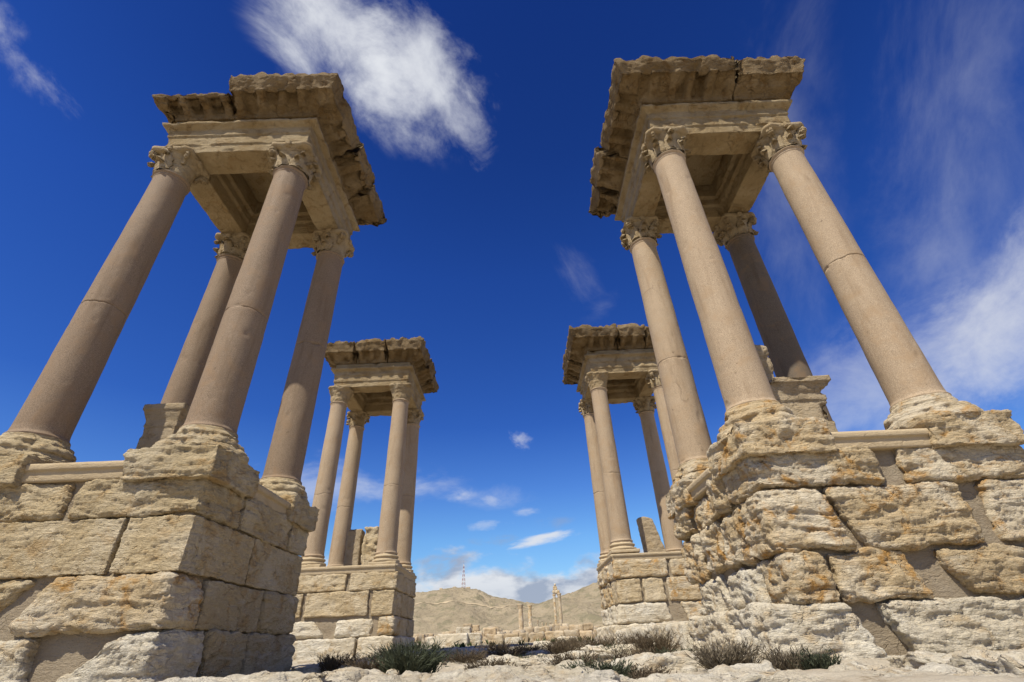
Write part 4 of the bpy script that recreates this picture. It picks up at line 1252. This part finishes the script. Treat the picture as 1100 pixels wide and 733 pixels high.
def far_column(parent, x, y, h_, r, sd, mat='ruin', cap=True):
    pr = resample([(r * 1.35, -.5), (r * 1.35, .5), (r * 1.1, .6), (r, .8), (r * .88, h_ - .9), (r * .98, h_ - .85), (r * .9, h_ - .75), (r * 1.3, h_ - .1), (r * 1.3, h_)], .3)
    V, F = lathe(pr, 20)
    V = V + vnormals(V, F) * (.05 * fbm(V * 1.3 + sd, 3) - .08 * np.maximum(0, fbm(V * .8 + sd, 2)))[:, None]
    V[:, 0] += x; V[:, 1] += y
    return V, F


def lone_column(x, y, h_, r, label, sd, mat='ruin'):
    V, F = far_column(None, 0, 0, h_, r, sd)
    return tag(mesh_obj('ruined_column', V, F, M[mat], None, (x, y, gz(x, y))), label, 'column', 'ruined columns beyond the passage')


lone_column(.85, 150, 7.4, .72, 'pale thick column, left one of the far pair', 1)
lone_column(3.35, 148, 6.9, .55, 'darker ochre column, right one of the far pair', 2, 'eroded')
lone_column(11.75, 150, 9.6, .52, 'tall slender column carrying a broken arch end', 3)
t = lone_column(10.35, 150, 9.4, .40, 'ragged half column touching the tall slender one', 5, 'eroded')
P = Parts()
for lo_, hi_ in (((-1.35, -.4, 0), (.55, .4, .9)), ((-1.15, -.35, .9), (-.1, .35, 1.9)), ((-.85, -.3, 1.9), (-.35, .3, 2.5))):
    V, Q = rock(lo_, hi_, .15, .15, dict(big=.1, strata=.05, pit=0, fine=0, bend=.12), seed()); P.add(V, [Q])
V, F = P.get()
tag(mesh_obj('arch_fragment', V, F, M['eroded'], None, (11.4, 150, gz(11.75, 150) + 9.55)), 'jagged arch fragment on top of the tall slender column', 'fragment')
lone_column(5.9, 165, 3.6, .25, 'thin short column between the far pair and the statue column', 6)
for k, x in enumerate((8.0, 9.2, 10.6, 11.9, 13.0)):
    lone_column(x * 1.05, 190, 3.4, .30, 'one of the small columns in the distant row under the right hill', 10 + k)
rs = random.Random(9)
P = Parts()
for k in range(240):
    y = rs.uniform(60, 260); x = rs.uniform(-.24, .24) * y
    s = rs.uniform(.25, .75) * (1 + y / 200)
    V, Q = rock((-s, -s, -s * .4), (s * rs.uniform(.6, 1.4), s, s * rs.uniform(.6, 1.6)), s / 1.6, s * .25, dict(big=.1, strata=0, pit=0, fine=0, bend=.1 * s), seed())
    V = rotz(V, rs.uniform(0, 3)) + np.array([x, y, gz(x, y)]); P.add(V, [Q])
V, F = P.get()
o = mesh_obj('rubble', V, F, M['ruin']); o['kind'] = 'stuff'
# scrub on the far plain: low dark green tufts nobody could count
P = Parts(); rs = random.Random(12)
for k in range(900):
    y = rs.uniform(28, 130); x = rs.uniform(-.26, .26) * y; s = rs.uniform(.12, .35); z0 = gz(x, y)
    for j in range(5):
        a = rs.uniform(0, 6.28); d = Vector((math.cos(a) * .6, math.sin(a) * .6, 1)) * s
        w_ = Vector((-math.sin(a), math.cos(a), 0)) * s * .25
        p0 = Vector((x, y, z0 - .03))
        P.add(np.array([tuple(p0 - w_), tuple(p0 + w_), tuple(p0 + d)]), [np.array([[0, 1, 2]])])
V, F = P.get()
o = mesh_obj('scrub', V, F, M['weed'], None, (0, 0, 0), False); o['kind'] = 'stuff'

# ------------------------------------------------------------------ mast on the hill
mx, my = -90.0, 905.0
mz = float(hill_z(np.array([mx]), np.array([my]))[0]) - 1.0
mast = thing('lattice_mast', 'red and white lattice radio mast on top of the left hill', 'mast', (mx, my, mz))
HM = 38.0; nb = 12
def leg_at(z, k):
    w_ = 2.6 * (1 - z / HM) + .45
    return np.array([(-1, 1)[k in (1, 2)] * w_, (-1, 1)[k in (2, 3)] * w_, z])
PR, PW = Parts(), Parts()
for s in range(nb):
    tgt = PR if s % 2 == 0 else PW
    z0, z1 = s * HM / nb, (s + 1) * HM / nb
    for k in range(4):
        for a, b, r_ in ((leg_at(z0, k), leg_at(z1, k), .32), (leg_at(z0, k), leg_at(z1, (k + 1) % 4), .12), (leg_at(z0, (k + 1) % 4), leg_at(z1, k), .12), (leg_at(z1, k), leg_at(z1, (k + 1) % 4), .13)):
            V, F = bar(a, b, r_); tgt.add(V, F)
V, F = bar((0, 0, HM), (0, 0, HM + 7), .16); PR.add(V, F)
V, F = PR.get(); mesh_obj('red_section', V, F, M['mast_red'], mast, smooth_shade=False)
V, F = PW.get(); mesh_obj('white_section', V, F, M['mast_white'], mast, smooth_shade=False)
for k, (x, y, w_) in enumerate(((-82, 903, 7), (-128, 905, 5), (-105, 905, 4))):
    z_ = float(hill_z(np.array([x]), np.array([y]))[0]) - 1.6
    V, Q = rock((-w_ / 2, -2, 0), (w_ / 2, 2, 3.4), .8, .2, dict(big=.1, strata=0, pit=0, fine=0, bend=.1), seed())
    tag(mesh_obj('hut', V, Q, M['ruin'], None, (x, y, z_)), ('low hut at the foot of the radio mast', 'small hut on the far left part of the hilltop', 'tiny hut left of the radio mast')[k], 'hut')
